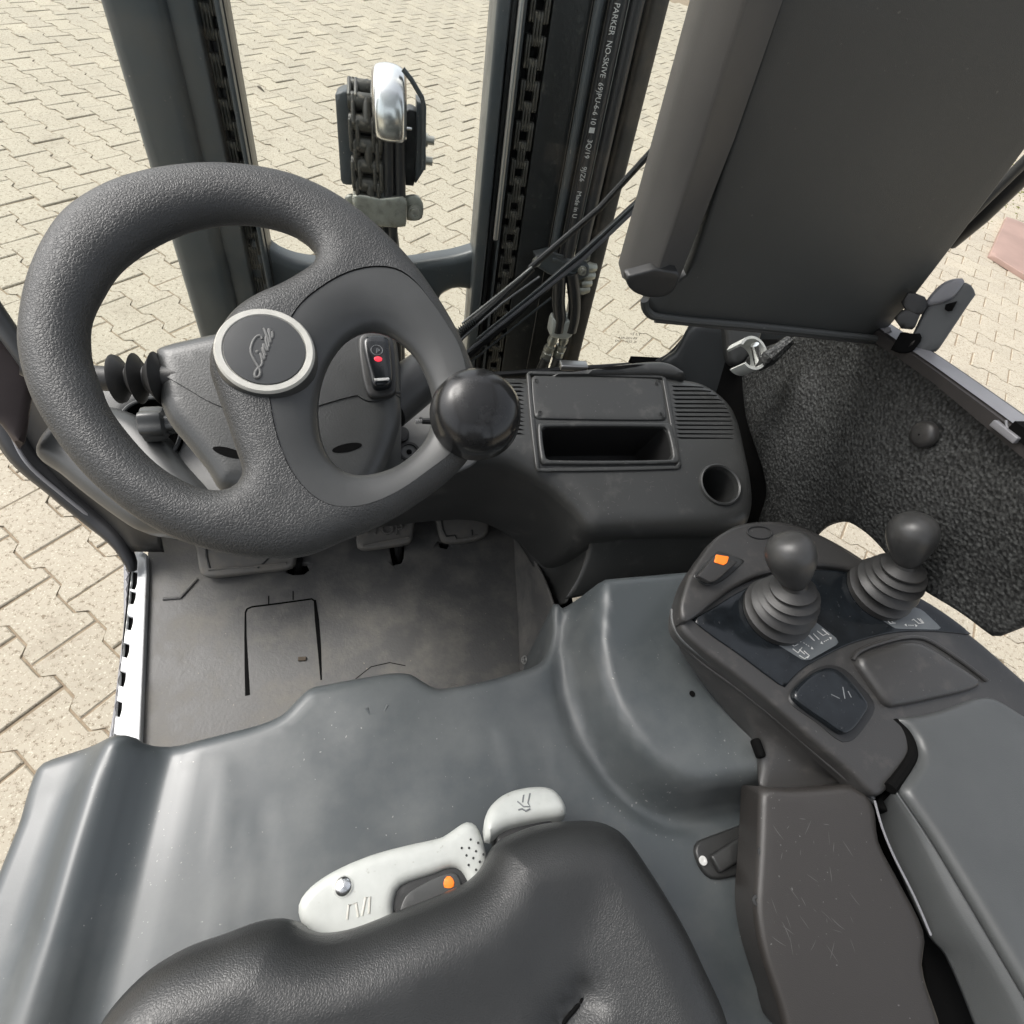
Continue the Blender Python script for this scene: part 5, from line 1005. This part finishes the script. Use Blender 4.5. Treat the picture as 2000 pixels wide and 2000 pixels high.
# latch housing standing on the rail
hp = Fr(Xp(1750, 600, .60), norm((-.75, -.55, .35)), (0, -1, 0))
hs2 = sub(slab('latch_housing', hp, tr(hp, [(1706, 664), (1745, 580), (1765, 552), (1800, 540), (1818, 530), (1836, 540), (1841, 556), (1828, 574), (1768, 664)], 2, corner=range(9)), 'pad', dr, thick=.03, r=.003, d=.006, bottom=True))
hp2 = Fr(hp.to3((0, 0), .006), hp.n, hp.u); sub(slab('latch_plate', hp2, tr(hp2, [(1740, 578), (1762, 548), (1785, 530), (1812, 524), (1822, 528), (1800, 560), (1778, 572)], 4, corner=(0, 4)), 'framelight', dr, thick=.012, r=.004, d=.005))
hp3 = Fr(hp.to3((0, 0), .012), hp.n, hp.u)
for pts, m_ in (([(1700, 570), (1715, 548), (1745, 560), (1752, 574), (1738, 595), (1710, 592)], 'gasket'), ([(1686, 600), (1704, 582), (1737, 590), (1724, 622), (1700, 620)], 'dark'), ([(1680, 660), (1700, 625), (1722, 630), (1735, 628), (1740, 640), (1722, 664), (1700, 668)], 'black'), ([(1705, 662), (1722, 634), (1735, 634), (1718, 664)], 'brown'), ([(1784, 574), (1806, 568), (1796, 588), (1782, 586)], 'black')):
    sub(slab('latch_block', hp3, tr(hp3, pts, 4, corner=range(len(pts))), m_, dr, thick=.012 if m_ != 'brown' else .01, r=.002, d=.005))
# ------------------------------------------------------------------ equipment board hanging at the right pillar
BY = .5; bdf = Fr((.3, BY, 1.15), (0, -1, 0), (1, 0, 0)); BD = empty('display_board', (.45, BY, 1.3), T)
tl = bdf.px(1480, 0); bl = bdf.px(1290, 560)
bo = [(1330, -60), (1216, 560), (1218, 580), (1232, 594), (1440, 614), (1640, 634), (1662, 636), (1674, 626), (1932, 292), (2330, -230)]
bo = [(1500, -90), (1300, 520), (1222, 566), (1216, 580), (1224, 592), (1245, 598), (1440, 614), (1640, 634), (1660, 636), (1674, 627), (1932, 288), (2200, -90)]
sub(slab('board_face', bdf, tr(bdf, bo, 5, corner=(0, 1, 11)), 'board', BD, thick=.02, r=.004, d=.02, bottom=True))
e = [(1216, 566), (1219, 584), (1236, 597), (1440, 617), (1640, 638), (1664, 640), (1680, 630)]
sub(MB().tube(hermite([Yp(x, y, BY-.004) for x, y in e], False, 5), .0045, 10).build('board_edging', 'board', BD)); sub(MB().tube(hermite([Yp(x, y+7, BY-.001) for x, y in e[2:6]], False, 5), .003, 10).build('board_edging', 'boardedge', BD))
sub(MB().tube([Yp(1674, 622, BY-.006), Yp(1678, 636, BY-.006), Yp(1682, 642, BY-.004)], [.004, .005, .005], 8).build('board_corner', 'framelight', BD))
# padded side cover: rounded column along the left edge
V = []; nc = 8
for xs, yy in (((1566, 1487, 1410), -300), ((1477, 1407, 1333), 0), ((1385, 1327, 1257), 264), ((1280, 1236, 1179), 530)):
    cr_, rg, sl_ = (Yp(x, yy, BY + o_) for x, o_ in zip(xs, (-.004, -.036, -.004)))
    V += [cr_ + np.array([0, .02, 0]), cr_, rg + (cr_-rg)*.10, rg + (cr_-rg)*.03 + (sl_-rg)*.03, rg + (sl_-rg)*.12, sl_ + (rg-sl_)*.06, sl_ + np.array([-.0015, .006, 0]), sl_ + np.array([.002, .035, 0])]
Fc = [(r*nc+c, (r+1)*nc+c, (r+1)*nc+c+1, r*nc+c+1) for r in range(3) for c in range(nc-1)]
mesh_obj('side_cover', V, Fc, 'boardedge', BD, 40)
ecf = Fr((.25, BY-.037, 1.13), (0, -1, 0), (1, 0, 0))
slab('cover_cap', ecf, tr(ecf, [(1183, 522), (1185, 540), (1198, 553), (1220, 561), (1246, 562), (1266, 555), (1278, 538), (1282, 514), (1236, 508)], 4, corner=(0, 7, 8)), 'dark', BD, thick=.012, r=.002, d=.004, bottom=True)
# pale pipe clip beside the dash
pc = Yp(1408, 672, .60); cc = empty('pipe_clip', pc, T)
axc = norm(ray(1440, 650) - ray(1400, 690)); axc = norm(norm(CAM - pc)*.8 + vr*.55 + vu*.25)
V = []; nseg = 26
for i in range(nseg+1):
    q = .6 + i/nseg*5.0; a = norm(np.cross(axc, (0, 0, 1))); b = np.cross(axc, a)
    for r, h in ((.0255, -.015), (.0255, .015), (.0215, .015), (.0215, -.015)): V.append(pc + axc*h + r*(math.cos(q)*a + math.sin(q)*b))
Fc = [(i*4+k, i*4+(k+1) % 4, (i+1)*4+(k+1) % 4, (i+1)*4+k) for i in range(nseg) for k in range(4)] + [(0, 1, 2, 3), tuple(nseg*4+k for k in (3, 2, 1, 0))]
sub(mesh_obj('clip_ring', V, Fc, 'lgrey', cc, 40))
sub(MB().tube([Yp(1424, 650, .6), Yp(1432, 690, .59)], [.006, .006], 14).build('clip_screw', 'chrome', cc)); sub(MB().tube([Yp(1436, 676, .59), Yp(1478, 645, .6)], [.0035, .004], 8).build('clip_tab', 'lgrey', cc))
sub(MB().tube([Yp(1430, 695, .585), Yp(1450, 676, .585), Yp(1490, 642, .6)], [.006, .012, .008], 10).build('sealing_strip', 'carpet', cc))
# dark lower body between dash and door
mb = MB(); mb.box((.52, .45, .5), (.16, .6, .5)); 
mesh_obj('body_side', [(.47, .85, .80), (.47, .2, .70), (.62, .85, .80), (.62, .38, .70), (.47, .85, .3), (.47, .2, .3), (.62, .85, .3), (.62, .38, .3)], [(0, 1, 3, 2), (0, 4, 5, 1), (2, 3, 7, 6), (1, 5, 7, 3), (0, 2, 6, 4)], 'black', T, 0)
